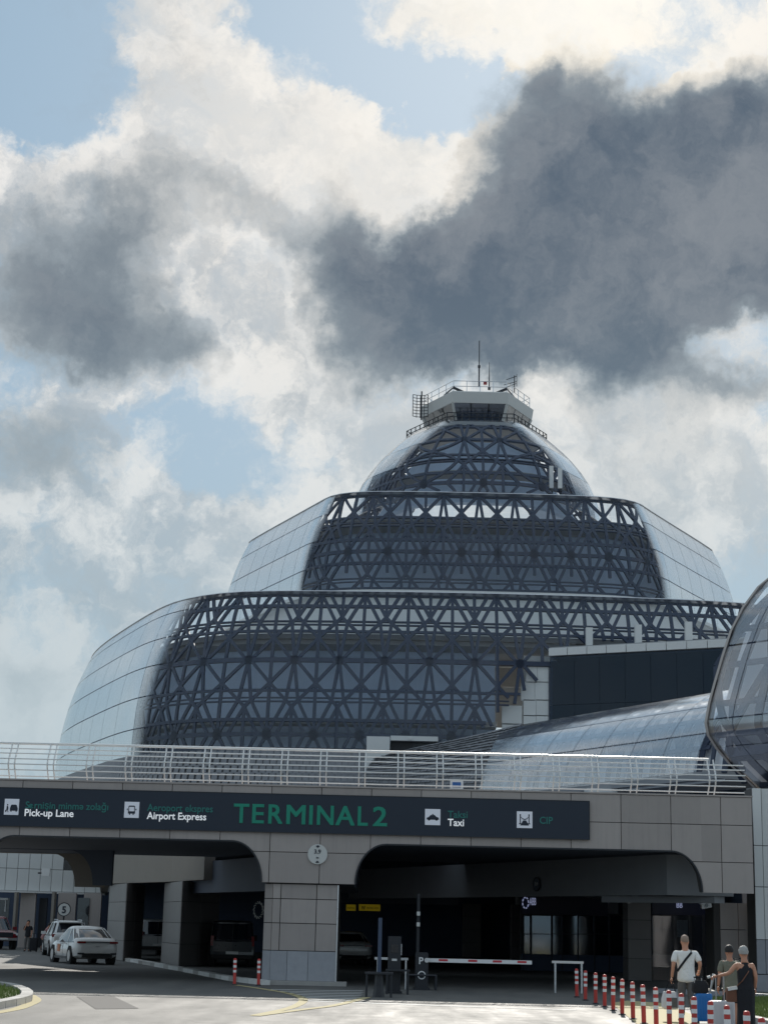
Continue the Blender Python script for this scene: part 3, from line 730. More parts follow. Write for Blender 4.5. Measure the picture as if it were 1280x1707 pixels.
for i in range(len(ul) - 1):
    for j in range(len(fl) - 1):
        us = [ul[i] + .02 + (ul[i + 1] - ul[i] - .04) * k / 4 for k in range(5)]; fs = [fl[j] + .003 + (fl[j + 1] - fl[j] - .006) * k / 5 for k in range(6)]
        b = MB(); b.grid([[podpt(u, f) for u in us] for f in fs]); b.grid([[podpt(u, f, .04) for u in us] for f in fs]); b.build('glass_pane', M.tubeglass, pod, smooth=40)
b = MB(); b.grid([[podpt(u, k / 36, -.05) for u in (0, .06, .12)] for k in range(37)]); b.grid([[podpt(u, k / 36, .6) for u in (0, .06, .12)] for k in range(37)])
b.grid([[podpt(0, k / 36, i_) for i_ in (-.05, .3, .6)] for k in range(37)]); b.build('rim', M.copper, pod, smooth=50)
b = MB()
def pl(u0, f0, u1, f1, w=.3, n=6):
    for k in range(n):
        p, q = podpt(u0 + (u1 - u0) * k / n, f0 + (f1 - f0) * k / n, .45), podpt(u0 + (u1 - u0) * (k + 1) / n, f0 + (f1 - f0) * (k + 1) / n, .45)
        b.bar(p, q, w, .18, (-.7, -.7, .1))
for u in (1.0, 3.6, 6.2, 8.8):
    pl(u, .02, u, .98); pl(u, .08, u + 1.3, .36); pl(u, .08, u - 1.3, .36); pl(u + 1.3, .36, u, .64); pl(u - 1.3, .36, u, .64); pl(u, .64, u + 1.3, .92); pl(u, .64, u - 1.3, .92); pl(u + 1.3, .36, u + 1.3, .66); pl(u + 1.3, .66, u + 1.3, .95)
for f in (.06, .24, .36, .5, .66, .8, .93): pl(.3, f, 9, f, .24, 12)
b.build('lattice', M.lattice, pod)
b = MB(); b.grid([[podpt(u, k / 12, 1.1) for u in (.3, 3, 6, 9)] for k in range(13)]); b.build('inner_wall', M.bright, pod)
b = MB(); q = [podpt(u, .74, .6) for u in (.4, 9)]; b.hexa([q[0], q[1], q[1] + Vector((4, 4, 0)), q[0] + Vector((3, 4, 0))], (0, 0, -.4)); b.build('floor', M.darkwall, pod)

# clad column carrying the pod
colm = thing('clad_column', 'tall pale metal-clad column at the right end of the grey bridge', 'column', at(1285, 1662, 58), world=True)
cx0, cx1 = at(1258, 1500, 58).x, at(1258, 1500, 58).x + .30
for (x0, x1, dy) in ((cx0, cx1, .0), (cx1 + .02, cx1 + 1.1, .12)):
    zs = [.55, 1.65, 3.35, 4.7, 6.6]
    for z0, z1 in zip(zs, zs[1:]):
        b = MB(); b.bx(x0 + .012, x1 - .012, 58 + dy, 58.1 + dy, z0 + .012, z1 - .012); b.build('panel', M.pale if z0 > 1 else M.stone, colm)
b = MB(); b.bx(cx0 + .02, cx1 + 1.2, 58.14, 59.4, 0, 6.6); b.build('core', M.panelback, colm); b = MB(); b.bx(cx0 - .05, cx1 + 1.2, 57.9, 58.13, 0, .53); b.build('base', M.stone, colm)

# ------------------------------------------------------------------ overpass bridge in front
YB, YR = 54.0, 70.0
bridge = thing('overpass_bridge', 'grey panel-clad road overpass with rounded openings crossing in front of the terminal', 'bridge', (-1, 58, 0), world=True)
ZT, ZA, ZS = 5.97, 4.28, 3.02
X0, X1 = -15.5, at(1254, 1400, YB).x
oL0, oL1 = at(-30, 1450, YB).x, at(436, 1466, YB).x
oR0, oR1 = at(592, 1472, YB).x, at(1170, 1486, YB).x
def zarch(x, o0, o1, ra=.95, rb=1.22):
    if x < o0 or x > o1: return ZS
    d = min(x - o0, o1 - x)
    return ZA if d >= ra else ZA - rb + rb * math.sqrt(max(0, 1 - ((ra - d) / ra) ** 2))
def zbot(x): return zarch(x, oL0, oL1) if x < (oL1 + oR0) / 2 else zarch(x, oR0, oR1)
pw = 1.5555; xk0 = at(122, 1307, YB).x
ks = [xk0 + pw * k for k in range(-6, 18)]
ks = [X0] + [x for x in ks if X0 + .2 < x < X1 - .2] + [X1]
zrow = [ZS, 3.96, 5.10, ZT - .0]
for xa, xb in zip(ks, ks[1:]):
    under_sign = xb < 6.8 + .4
    rows_ = [ZS, 3.96, 4.56, 5.70, ZT] if xb < 7.2 else [ZS, 3.96, 5.10, ZT]
    if xb < 7.2: rows_ = [ZS, 3.96, 5.10, 5.70, ZT]
    for z0, z1 in zip(rows_, rows_[1:]):
        cuts = sorted({xa + .011, xb - .011, *[o for o in (oL0, oL1, oR0, oR1) if xa + .011 < o < xb - .011]})
        n = 14
        for ca, cb in zip(cuts, cuts[1:]):
            runs, cur = [], []
            for i in range(n + 1):
                x = ca + (cb - ca) * i / n; xx = min(max(x, ca + 1e-4), cb - 1e-4); zl = max(z0 + .011, zbot(xx))
                if zl < z1 - .03: cur.append((x, zl))
                else:
                    if len(cur) > 1: runs.append(cur)
                    cur = []
            if len(cur) > 1: runs.append(cur)
            for strip in runs:
                b = MB(); m_ = len(strip); top = z1 - .011
                fr = [(x, YB, q) for x, q in strip] + [(x, YB, top) for x, _ in reversed(strip)]
                b.hexa(fr, (0, .06, 0)); b.build('panel', M.panel, bridge)
# structural body behind the panels, following the openings through the whole width
def body(y0, y1, name, m, xs0, xs1, zb_f, zt_):
    b = MB(); n = 260; xs = [xs0 + (xs1 - xs0) * i / n for i in range(n + 1)]
    A_ = [(x, y0, zb_f(x) + .02) for x in xs]; B_ = [(x, y1, zb_f(x) + .02) for x in xs]; Ct = [(x, y0, zt_) for x in xs]; Dt = [(x, y1, zt_) for x in xs]
    b.grid([A_, B_]); b.grid([A_, Ct]); b.grid([B_, Dt]); b.grid([Ct, Dt]); return b.build(name, m, bridge, smooth=35)
body(YB + .062, YB + .55, 'front_beam', M.panelback, X0, X1 - .02, lambda x: zbot(x) + .012, ZT - .02)
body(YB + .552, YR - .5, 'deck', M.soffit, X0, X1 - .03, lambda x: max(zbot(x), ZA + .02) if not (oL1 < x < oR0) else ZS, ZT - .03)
oF1 = at(128, 1480, YR).x
body(YR - .498, YR, 'rear_beam', M.concrete, X0, oF1 + 1.1, lambda x: zarch(x, -40, oF1 + .0, .95, 1.25) if x < oF1 else ZS - .0, ZT - .04)
oM1 = at(157, 1480, 66).x
body(65.6, 66.0, 'middle_beam', M.soffit, X0, at(188, 1480, 66).x, lambda x: zarch(x, -40, oM1, .95, 1.25) if x < oM1 else ZS, ZA + .04)  # dark colour gives this beam its unlit look
for (o0, o1) in ((oL0, oL1), (oR0, oR1)):          # dark metal edge round each opening
    b = MB(); xs = [o0 + (o1 - o0) * i / 200 for i in range(201)]
    xs = [o0 + .95 * (1 - math.cos(i / 14 * math.pi / 2)) for i in range(15)] + [o1 - .95 * (1 - math.cos((14 - i) / 14 * math.pi / 2)) for i in range(15)]
    pts = [Vector((x, YB + .02, zarch(x, o0, o1) - .02)) for x in xs]
    for p, q in zip(pts, pts[1:]): b.bar(p, q, .05, .12, (0, -1, 0))
    b.build('arch_trim', M.dark, bridge)
b = MB(); b.bx(X0, X1 + .03, YB - .03, YB + .8, ZT + .002, ZT + .05); b.build('coping', M.panel, bridge)
# main pier
px0, px1 = at(438, 1550, YB).x, at(561, 1550, YB).x
pa = px0 + .26
rowz = [1.0, 1.82, 2.55, ZS - .02]
pc = [px0, pa, at(466, 1550, YB).x, at(526, 1550, YB).x, px1]
pier_y = YB + .10
for j, (z0, z1) in enumerate(zip(rowz, rowz[1:])):
    for i in range(1, 4):
        b = MB(); b.bx(pc[i] + .012, pc[i + 1] - .012, pier_y, pier_y + .06, z0 + .012, z1 - .012); b.build('panel', M.panel, bridge)
    b = MB(); b.hexa([(pc[0], pier_y + .30, z0 + .012), (pa - .01, pier_y + .005, z0 + .012), (pa - .01, pier_y + .005, z1 - .012), (pc[0], pier_y + .30, z1 - .012)], (.04, .05, 0)); b.build('panel', M.panel, bridge)
pcs = [pa, at(478, 1610, YB).x, at(513, 1610, YB).x, px1]
for i in range(3):
    b = MB(); b.bx(pcs[i] + .006, pcs[i + 1] - .006, pier_y - .02, pier_y + .05, .12, .99); b.build('plinth_stone', M.stone, bridge)
b = MB(); b.hexa([(pc[0], pier_y + .28, .12), (pa - .006, pier_y - .015, .12), (pa - .006, pier_y - .015, .99), (pc[0], pier_y + .28, .99)], (.04, .05, 0)); b.build('plinth_stone', M.stone, bridge)
b = MB(); b.bx(px0 + .06, px1 - .03, pier_y + .34, 61.5, 0, ZS + .3); b.bx(pa + .03, px1 - .03, pier_y + .065, pier_y + .339, 0, ZS); b.build('pier_core', M.panelback, bridge)
b = MB(); b.bx(px1 - .004, px1 + .035, pier_y - .03, pier_y + .12, .1, ZS - .03); b.build('corner_guard', M.steel, bridge)
b = MB(); b.bx(px0 - .1, px1 + .35, pier_y - .55, pier_y + .33, 0, .115); b.build('pier_kerb', M.kerb, bridge)
# right end pier, standing back under the bridge
ex0 = at(1200, 1560, 60).x
for i in range(2):
    for j, (z0, z1) in enumerate(((.05, 1.0), (1.0, 1.95), (1.95, 2.85))):
        w0 = ex0 + i * .62
        b = MB(); b.bx(w0 + .012, w0 + .62 - .012, 60, 60.06, z0 + .012, z1 - .012); b.build('panel', M.panel, bridge)
b = MB(); b.bx(ex0 + .02, X1 - .1, 60.065, 61.6, 0, ZS); b.build('pier_core', M.panelback, bridge)

# railing on the bridge
rl = thing('bridge_railing', 'silver tubular railing with paired curved posts along the top of the overpass', 'railing', (0, YB + .55, ZT + .05), world=True)
RY = YB + .62; RZ = ZT + .05
prof = [(0, 0), (-.10, .12), (-.33, .34), (-.40, .50), (-.30, .72), (-.06, 1.00), (0, 1.14)]
def rp(z):
    for (a0, z0), (a1, z1) in zip(prof, prof[1:]):
        if z <= z1: return a0 + (a1 - a0) * (z - z0) / (z1 - z0)
    return 0
post = None; p_x = at(405, 1300, YB).x
for k in range(-14, 15):
    for dx in (-.055, .14):
        x = p_x + k * 1.225 + dx
        if not (-16 < x < X1 - .15): continue
        if post is None:
            b = MB()
            for (a0, z0), (a1, z1) in zip(prof, prof[1:]): b.bar((0, a0, z0 - .01), (0, a1, z1 + .01), .035, .07, (0, -1, .2))
            b.box((0, 0, .01), (.12, .14, .02)); me = b.mesh('post', M.rail); post = me
        o = link('post', post, rl); o.matrix_parent_inverse = Matrix(); o.location = (x, 0.07, 0)
        o.matrix_parent_inverse = Matrix()
for i, zz2 in enumerate((.12, .30, .47, .64, .82, .98)):
    b = MB(); y = RY + rp(zz2) - .045
    b.tube([(-16, y, RZ + zz2), (X1 - .12, y, RZ + zz2)], .021, 6); b.build('rail', M.rail, rl, smooth=60)
b = MB(); b.tube([(-16, RY, RZ + 1.16), (X1 - 1.2, RY, RZ + 1.16)], .042, 8); b.build('handrail', M.rail, rl, smooth=60)
t = thing('roadside_plate', 'small blue and white sign plate behind the bridge railing', 'sign', at(760, 1316, 56.5), world=True)
rect('plate', 750, 1301, 772, 1316, 56.5, .04, M.white, t); rect('symbol', 754, 1304, 768, 1312, 56.47, .02, mat('sign_blue', (.03, .12, .35)), t); 

# ------------------------------------------------------------------ sign board
sign = thing('terminal_sign', 'long dark navy sign board lettered TERMINAL 2 on the bridge front', 'sign', at(490, 1385, YB - .1), world=True)
sx0, sx1 = -15.4, at(981, 1370, YB).x
SZ0, SZ1, SY = 4.56, 5.72, YB - .09
b = MB(); b.bx(sx0, sx1, SY, YB - .003, SZ0, SZ1); b.build('board', M.navy, sign)
b = MB(); b.bx(sx0, sx1 + .02, SY - .012, SY + .0, SZ1, SZ1 + .02); b.bx(sx0, sx1 + .02, SY - .012, SY, SZ0 - .02, SZ0); b.bx(sx1, sx1 + .02, SY - .012, SY, SZ0, SZ1); b.build('edge_trim', M.dark, sign)
def text_mesh(s, size, bold=0.0, ext=.01, spacing=1.0):
    c = bpy.data.curves.new('text', 'FONT'); c.body = s; c.size = size; c.extrude = ext; c.offset = bold; c.space_character = spacing; c.resolution_u = 3
    o = bpy.data.objects.new('text', c); COL.objects.link(o); dg = bpy.context.evaluated_depsgraph_get(); dg.update()
    me = bpy.data.meshes.new_from_object(o.evaluated_get(dg)); bpy.data.objects.remove(o); bpy.data.curves.remove(c); return me
def text(name, s, x0, x1, ybase, hcap, Y, m, par, bold=0.0, zpix=True, face=None, world=True):
    """lettering fitted between two photo pixels on a vertical plane at depth Y"""
    me = text_mesh(s, 1.0, bold); xs = [v.co.x for v in me.vertices]; w = max(xs) - min(xs)
    a, c = at(x0, ybase, Y), at(x1, ybase, Y); sx = (c.x - a.x) / w; k = hcap / .73
    mn = min(xs); me.materials.clear(); me.materials.append(m)
    for v in me.vertices: x, y, z = v.co; v.co = (a.x + (x - mn) * sx, Y - z * .8, a.z + y * k)
    return link(name, me, par)
YT = SY - .012
for ch, x0, x1 in (('T', 389, 415), ('E', 420, 440), ('R', 447, 471), ('M', 477, 509), ('I', 515, 521), ('N', 528, 556), ('A', 559, 591), ('L', 596, 613), ('2', 621, 645)):
    o = text('letter', ch, x0 + .8, x1 - .8, 1371.0 + (x0 - 389) * .0236, .61, YT, M.green, sign, 0.0)
    src = o.data; v, f = [], []                       # thicken the stroke: shifted copies, each a hair prouder than the last
    for i, (dx, dz) in enumerate(((-.016, -.012), (.016, -.012), (-.016, .012), (.016, .012), (0, 0))):
        n0 = len(v); v += [(q.co.x + dx, q.co.y - .0016 * i, q.co.z + dz) for q in src.vertices]; f += [tuple(n0 + j for j in p.vertices) for p in src.polygons]
    me = bpy.data.meshes.new('letter'); me.from_pydata(v, [], f); me.materials.append(M.green); o.data = me
def schwa(o, s, e_at):
    """turn the letters e at the given places of the string upside down"""
    me = o.data; full = text_mesh(s, 1.0, 0.0); w0, w1 = min(v.co.x for v in full.vertices), max(v.co.x for v in full.vertices)
    m0, m1 = min(v.co.x for v in me.vertices), max(v.co.x for v in me.vertices); K = (m1 - m0) / (w1 - w0)
    for i in e_at:
        pre = text_mesh(s[:i], 1.0, 0.0); upto = text_mesh(s[:i + 1], 1.0, 0.0)
        a = m0 + (max(v.co.x for v in pre.vertices) - w0 + .015) * K; c = m0 + (max(v.co.x for v in upto.vertices) - w0 + .015) * K
        vs = [v for v in me.vertices if a < v.co.x < c]; zs = [v.co.z for v in vs]; xs = [v.co.x for v in vs]
        for v in vs: v.co.x = min(xs) + max(xs) - v.co.x; v.co.z = min(zs) + max(zs) - v.co.z
capt = text('green_caption', 'Sernişin minme zolağı', 43, 181, 1347.5, .225, YT, M.dimgreen, sign, .012)
schwa(capt, 'Sernişin minme zolağı', (1, 13))
text('white_caption', 'Pick-up Lane', 41.5, 123, 1360, .225, YT, M.whiteletter, sign, .014)
text('green_caption', 'Aeroport ekspres', 245.5, 355, 1351.5, .225, YT, M.dimgreen, sign, .012)
text('white_caption', 'Airport Express', 245, 344, 1365, .225, YT, M.whiteletter, sign, .014)
text('green_caption', 'Taksi', 746, 779, 1363, .225, YT, M.dimgreen, sign, .012)
text('white_caption', 'Taxi', 746, 773, 1376.5, .225, YT, M.whiteletter, sign, .014)
text('green_caption', 'CIP', 899, 921, 1373, .225, YT, M.dimgreen, sign, .012)
def pict(x0, y0, x1, y1, draw):
    a, c = at(x0, y1, YT), at(x1, y0, YT); b = MB(); b.bx(a.x, c.x, YT - .004, SY - .001, a.z, c.z); tile = b.build('pictogram', M.pict, sign)
    k = MB(); s_ = (c.x - a.x) / 100
    def P(x, y): return (a.x + x * s_, YT - .012, a.z + y * s_)
    def poly(*pts): k.hexa([P(*p) for p in pts], (0, .01, 0))
    draw(poly); k.build('symbol', M.pictink, tile)
def disc(poly, cx, cy, r, n=10): poly(*[(cx + r * math.cos(2 * math.pi * i / n), cy + r * math.sin(2 * math.pi * i / n)) for i in range(n)])
def d_pick(p):
    disc(p, 22, 68, 5); p((17, 60), (26, 60), (29, 44), (26, 30), (31, 18), (26, 18), (21, 34), (14, 18), (9, 18), (16, 38)); p((8, 34), (12, 34), (12, 22), (8, 22))
    p((42, 52), (46, 66), (52, 70), (80, 70), (86, 66), (91, 52), (94, 46), (94, 28), (88, 28), (88, 22), (80, 22), (80, 28), (52, 28), (52, 22), (44, 22), (44, 28), (40, 28), (40, 46))
def d_bus(p):
    p((28, 60), (28, 78), (34, 82), (66, 82), (72, 78), (72, 60), (67, 60), (67, 74), (33, 74), (33, 60)); p((26, 44), (74, 44), (74, 28), (66, 28), (66, 20), (58, 20), (58, 28), (42, 28), (42, 20), (34, 20), (34, 28), (26, 28)); p((28, 60), (33, 60), (33, 44), (28, 44)); p((67, 60), (72, 60), (72, 44), (67, 44)); p((18, 62), (24, 62), (24, 50), (18, 50)); p((76, 62), (82, 62), (82, 50), (76, 50))
def d_taxi(p):
    p((10, 36), (12, 47), (26, 52), (36, 64), (62, 65), (74, 53), (88, 49), (92, 36), (82, 34), (18, 34)); disc(p, 27, 35, 7); disc(p, 75, 35, 7); p((45, 66), (55, 66), (55, 71), (45, 71))
def d_cip(p):
    for x in (22, 78): p((x - 3, 30), (x + 3, 30), (x + 3, 80), (x - 3, 80)); disc(p, x, 83, 5); p((x - 8, 24), (x + 8, 24), (x + 8, 30), (x - 8, 30))
    L = [(25, 74), (35, 62), (50, 57), (65, 62), (75, 74)]
    for q, w in zip(L, L[1:]): p(q, w, (w[0], w[1] - 6), (q[0], q[1] - 6))
    p((40, 48), (60, 48), (78, 16), (22, 16))
pict(7, 1332, 33, 1358, d_pick); pict(207, 1337, 233, 1363, d_bus); pict(708, 1349, 734, 1375, d_taxi); pict(861, 1353, 887, 1380, d_cip)

def round_sign(name, label, px, py, r, Y, face, ring_m, rz=0.0, rw=.05):
    t = thing(name, label, 'sign', at(px, py, Y), rz)
    b = MB(); b.lathe([(.001, -.03), (r, -.03), (r, 0), (.001, 0)], n=32, axis='Y'); b.build('face', face, t)
    if ring_m:
        b = MB(); n = 36
        rr = [[Vector((q * math.cos(a), y, q * math.sin(a))) for q, y in ((r - rw, -.031), (r + .004, -.042), (r + .004, .01), (r - rw, -.029))] for a in [2 * math.pi * i / n for i in range(n)]]
        b.loft(rr, closed=True); b.build('rim', ring_m, t)
    return t
def ltext(name, s, w, hcap, cx, cz, y, m, par, bold=.01):
    me = text_mesh(s, 1.0, bold); xs = [v.co.x for v in me.vertices]; mn, mx_ = min(xs), max(xs); me.materials.clear(); me.materials.append(m)
    for v in me.vertices: x, yy2, z = v.co; v.co = (cx + ((x - mn) / (mx_ - mn) - .5) * w, y - z * .5, cz + yy2 * hcap / .73)
    return link(name, me, par)
t = round_sign('height_limit_sign', 'round pale sign reading 3.9 with arrows above the main pier', 529.5, 1424, .305, YB - .03, M.gwhite, None)
ltext('numeral', '3.9', .20, .13, 0, .02, -.04, M.pictink, t, .02); ltext('unit', 'm', .07, .07, 0, -.13, -.04, M.pictink, t, .02)
b = MB(); b.hexa([(-.06, -.045, .25), (0, -.045, .19), (.06, -.045, .25), (0, -.045, .275)], (0, .015, 0)); b.build('arrow', M.pictink, t)
b = MB(); b.hexa([(-.06, -.045, -.25), (0, -.045, -.19), (.06, -.045, -.25), (0, -.045, -.265)], (0, .015, 0)); b.build('arrow', M.pictink, t)
# ------------------------------------------------------------------ podium behind and under the overpass
pod2 = thing('podium_building', 'dark ground-level hall with columns behind the overpass, shaded shopfronts inside', 'building', (0, 85, 0), world=True)
ZC = 3.5
Wp = [Vector((-13.2, 84)), Vector((-8.75, 75.2)), Vector((-6.9, 70.4))]
def wallseg(a, c, z0, z1, m, name, th=.4, par=pod2):
    d = (c - a).normalized(); n = Vector((-d.y, d.x)) * th
    b = MB(); b.hexa([(a.x, a.y, z0), (c.x, c.y, z0), (c.x, c.y, z1), (a.x, a.y, z1)], (-n.x, -n.y, 0)); return b.build(name, m, par)
for a, c, zt3 in zip(Wp, Wp[1:], (7.5, 7.05)): wallseg(a, c, ZC - .05, zt3, M.concrete, 'upper_wall', -.45)  # tops, unseen behind the bridge, raised to shade the ground there
wallseg(Vector((-17.5, 112)), Wp[0], ZC - .05, 8.2, M.concrete, 'upper_wall', -.45)
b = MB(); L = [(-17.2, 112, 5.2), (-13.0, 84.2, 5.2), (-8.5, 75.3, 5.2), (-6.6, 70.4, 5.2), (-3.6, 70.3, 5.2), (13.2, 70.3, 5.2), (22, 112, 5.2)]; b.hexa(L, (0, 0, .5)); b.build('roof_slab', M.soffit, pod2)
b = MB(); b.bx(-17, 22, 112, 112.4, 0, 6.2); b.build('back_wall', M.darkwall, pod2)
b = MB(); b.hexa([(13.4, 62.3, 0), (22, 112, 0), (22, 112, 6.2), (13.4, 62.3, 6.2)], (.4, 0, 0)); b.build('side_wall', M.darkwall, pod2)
# diagonal beam under the right opening and its stepped lower part
BA, BC = Vector((9.4, 56.4)), Vector((-1.2, 80))
b = MB(); b.hexa([(BC.x, BC.y, 2.98), (BA.x, BA.y, 2.98), (BA.x, BA.y, 4.26), (BC.x, BC.y, 4.26)], (.35, .12, 0)); b.build('diagonal_beam', M.shadeconcrete, pod2)
b = MB(); b.hexa([(7.75, 60.0, 2.76), (10.9, 56.3, 2.76), (10.9, 56.3, 2.97), (7.75, 60.0, 2.97)], (.35, .12, 0)); b.build('beam_step', M.shadeconcrete, pod2)
b = MB(); b.hexa([(9.4, 56.4, 2.98), (11.5, 56.2, 2.98), (11.5, 56.2, 4.26), (9.4, 56.4, 4.26)], (.05, .4, 0)); b.build('beam_return', M.shadeconcrete, pod2)
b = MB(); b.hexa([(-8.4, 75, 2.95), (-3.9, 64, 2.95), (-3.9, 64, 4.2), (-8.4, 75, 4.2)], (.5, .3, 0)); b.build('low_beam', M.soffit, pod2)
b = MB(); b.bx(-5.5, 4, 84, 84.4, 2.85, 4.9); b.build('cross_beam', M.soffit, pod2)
def column(px0, px1, pxs, ybase, z1, wdt=None, par=pod2, deep=1.3, light=M.colpanel, side=M.colpanel):
    """panel-clad pier: front between two photo pixels, side face running back"""
    q = gnd(px0, ybase); a, c = at(px0, ybase, q.y), at(px1, ybase, q.y)
    b = MB(); b.bx(a.x + .03, c.x - .03, q.y + .03, q.y + deep - .03, 0, z1); core = b.build('column', M.panelback, par)
    zs = [0.02, z1 * .28, z1 * .52, z1 * .76, z1]
    n = max(1, round((c.x - a.x) / .8))
    for z0, z2 in zip(zs, zs[1:]):
        for i in range(n):
            x0, x1 = a.x + (c.x - a.x) * i / n, a.x + (c.x - a.x) * (i + 1) / n
            b = MB(); b.bx(x0 + .008, x1 - .008, q.y, q.y + .028, z0 + .01, z2 - .01); b.build('panel', light, core)
        for sx in (a.x, c.x - .028):
            b = MB(); b.bx(sx, sx + .028, q.y + .03, q.y + deep, z0 + .01, z2 - .01); b.build('panel', side, core)
def column2(L_, K_, R_, z1, par=pod2):
    """pier standing corner-on: left face L_-K_ and right face K_-R_, given by their feet in the photo"""
    P = [gnd(*L_), gnd(*K_), gnd(*R_)]; back = P[0] + P[2] - P[1]
    cen = (P[0] + P[2]) / 2; sh_ = lambda p: Vector((p.x + (cen.x - p.x) * .03, p.y + (cen.y - p.y) * .03, 0))
    b = MB(); b.hexa([sh_(p) for p in (P[0], P[1], P[2], back)], (0, 0, z1)); core = b.build('column', M.panelback, par)
    zs = [.02, z1 * .26, z1 * .51, z1 * .76, z1]
    for a, c, n in ((P[0], P[1], 1), (P[1], P[2], 2)):
        nr_ = Vector(((c - a).y, -(c - a).x, 0)).normalized()
        for z0, z2 in zip(zs, zs[1:]):
            for i in range(n):
                p, q = a.lerp(c, i / n + .006), a.lerp(c, (i + 1) / n - .006)
                b = MB(); b.hexa([(p.x, p.y, z0 + .01), (q.x, q.y, z0 + .01), (q.x, q.y, z2 - .01), (p.x, p.y, z2 - .01)], -nr_ * .03); b.build('panel', M.colpanel, core)
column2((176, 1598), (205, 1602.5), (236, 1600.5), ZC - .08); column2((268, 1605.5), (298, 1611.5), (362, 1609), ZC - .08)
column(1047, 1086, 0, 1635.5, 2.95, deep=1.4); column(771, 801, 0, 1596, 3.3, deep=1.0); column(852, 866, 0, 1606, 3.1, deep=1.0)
# low planter wall and box at the column feet
b = MB(); q = gnd(1090, 1634); b.bx(q.x, q.x + 3.0, q.y + .2, q.y + .5, 0, .95); b.build('plinth_wall', M.panel, pod2)
# shopfronts
sf = at(868, 1600, 80); shop = thing('bank_shopfront', 'dark glass bank shopfront with a navy sign board, behind the boom barrier', 'shopfront', (sf.x + 1.5, 80, 0), world=True)
def srect(name, x0, y0, x1, y1, Y, d, m, par=shop): return rect(name, x0, y0, x1, y1, Y, d, m, par)
srect('sign_board', 868, 1497, 1012, 1523, 80, .3, M.navy2)
text('logo_letters', 'ABB', 882, 893, 1508.5, .34, 79.95, M.emblem, shop, .01)
b = MB(); lc = at(875.6, 1505, 79.95)
for k in range(8):
    a_ = 2 * math.pi * k / 8; b.tube([lc + Vector((math.cos(a_ + j * .13) * .135, 0, math.sin(a_ + j * .13) * .24)) for j in range(5)], .03, 5)
b.build('logo_emblem', M.emblem, shop)
for x0, x1 in ((873, 883), (886, 918), (921, 936), (938, 962), (964, 989), (992, 1014), (1016, 1046)):
    for y0, y1 in ((1527, 1556), (1558, 1592)):
        srect('window_pane', x0 + .4, y0, x1 - .4, y1, 80, .04, M.shopglass)
for x in (872, 884.5, 919.5, 937, 963, 990.5, 1015, 1046): srect('mullion', x - .5, 1525, x + .5, 1620, 79.97, .1, M.dark)
srect('back_panel', 868, 1524, 1050, 1620, 81.5, .1, M.dark); srect('stall_riser', 868, 1594, 1050, 1622, 80, .1, M.darkwall)
shop2 = thing('cash_machine_shopfront', 'dark glass cash point shopfront marked 24/7 beside the right column', 'shopfront', at(1140, 1636, 66) * 1, world=True)
rect('sign_board', 1087, 1504, 1200, 1524, 68, .2, M.navy2, shop2)
text('logo_letters', 'BB', 1127, 1137, 1513, .21, 67.95, M.emblem, shop2, .01); text('opening_hours', '24/7', 1179, 1196, 1515, .22, 67.95, M.emblem, shop2, .004)
for x0, x1 in ((1088, 1120), (1122, 1150), (1152, 1172), (1174, 1199)): rect('window_pane', x0, 1527, x1, 1612, 68, .04, M.shopglass, shop2)
for x in (1121, 1151, 1173): rect('mullion', x - .7, 1525, x + .7, 1634, 67.97, .1, M.dark, shop2)
rect('back_panel', 1087, 1524, 1202, 1634, 69.3, .1, M.dark, shop2)
rect('poster', 1128, 1534, 1146, 1562, 68.5, .03, M.gwhite, shop2)
# small oval hanging sign seen at an angle on the diagonal beam
bd = (BA - BC).normalized()
fA = at(895, 1474, 62); tt = (fA.x / fA.y)
# intersection of the sight line with the beam's face
k = (BC.x - tt * BC.y) / (tt * (BA.y - BC.y) - (BA.x - BC.x)); hit = BC + (BA - BC) * k
t = round_sign('height_sign', 'dark round clearance sign seen edge-on on the shaded beam', 895, 1474, .25, hit.y - .12, M.soffit, M.dark, math.atan2(bd.y, bd.x) , .03)
ltext('numeral', '3.9', .2, .12, 0, -.04, -.04, M.gwhite, t, .01)
# yellow money-transfer signs
t = thing('yellow_sign', 'small square yellow sign with tiny lettering left of the long yellow sign', 'sign', at(585, 1513, 88), world=True)
rect('board', 577, 1508, 593, 1518, 88, .12, M.yellowsign, t); text('lettering', 'express', 579, 591, 1514.5, .10, 87.96, M.pictink, t)
t = thing('long_yellow_sign', 'long yellow sign with black W hanging in the dark hall', 'sign', at(615, 1514, 88), world=True)
rect('board', 598, 1508, 634, 1518, 88, .12, M.yellowsign, t); text('letter', 'W', 602, 609, 1516.5, .2, 87.96, M.pictink, t, .02); text('lettering', 'WESTERN UNION', 611, 631, 1515, .1, 87.96, M.pictink, t)
# wreath-like emblem
t = thing('wreath_emblem', 'pale ring emblem on the dark wall left of the main pier', 'emblem', at(431, 1517, 66))
b = MB()
for k in range(14):
    a_ = 2 * math.pi * k / 14; b.tube([(math.cos(a_) * .15, 0, math.sin(a_) * .24), (math.cos(a_ + .5) * .2, 0, math.sin(a_ + .5) * .33)], .02, 5)
b.build('leaves', M.gwhite, t)

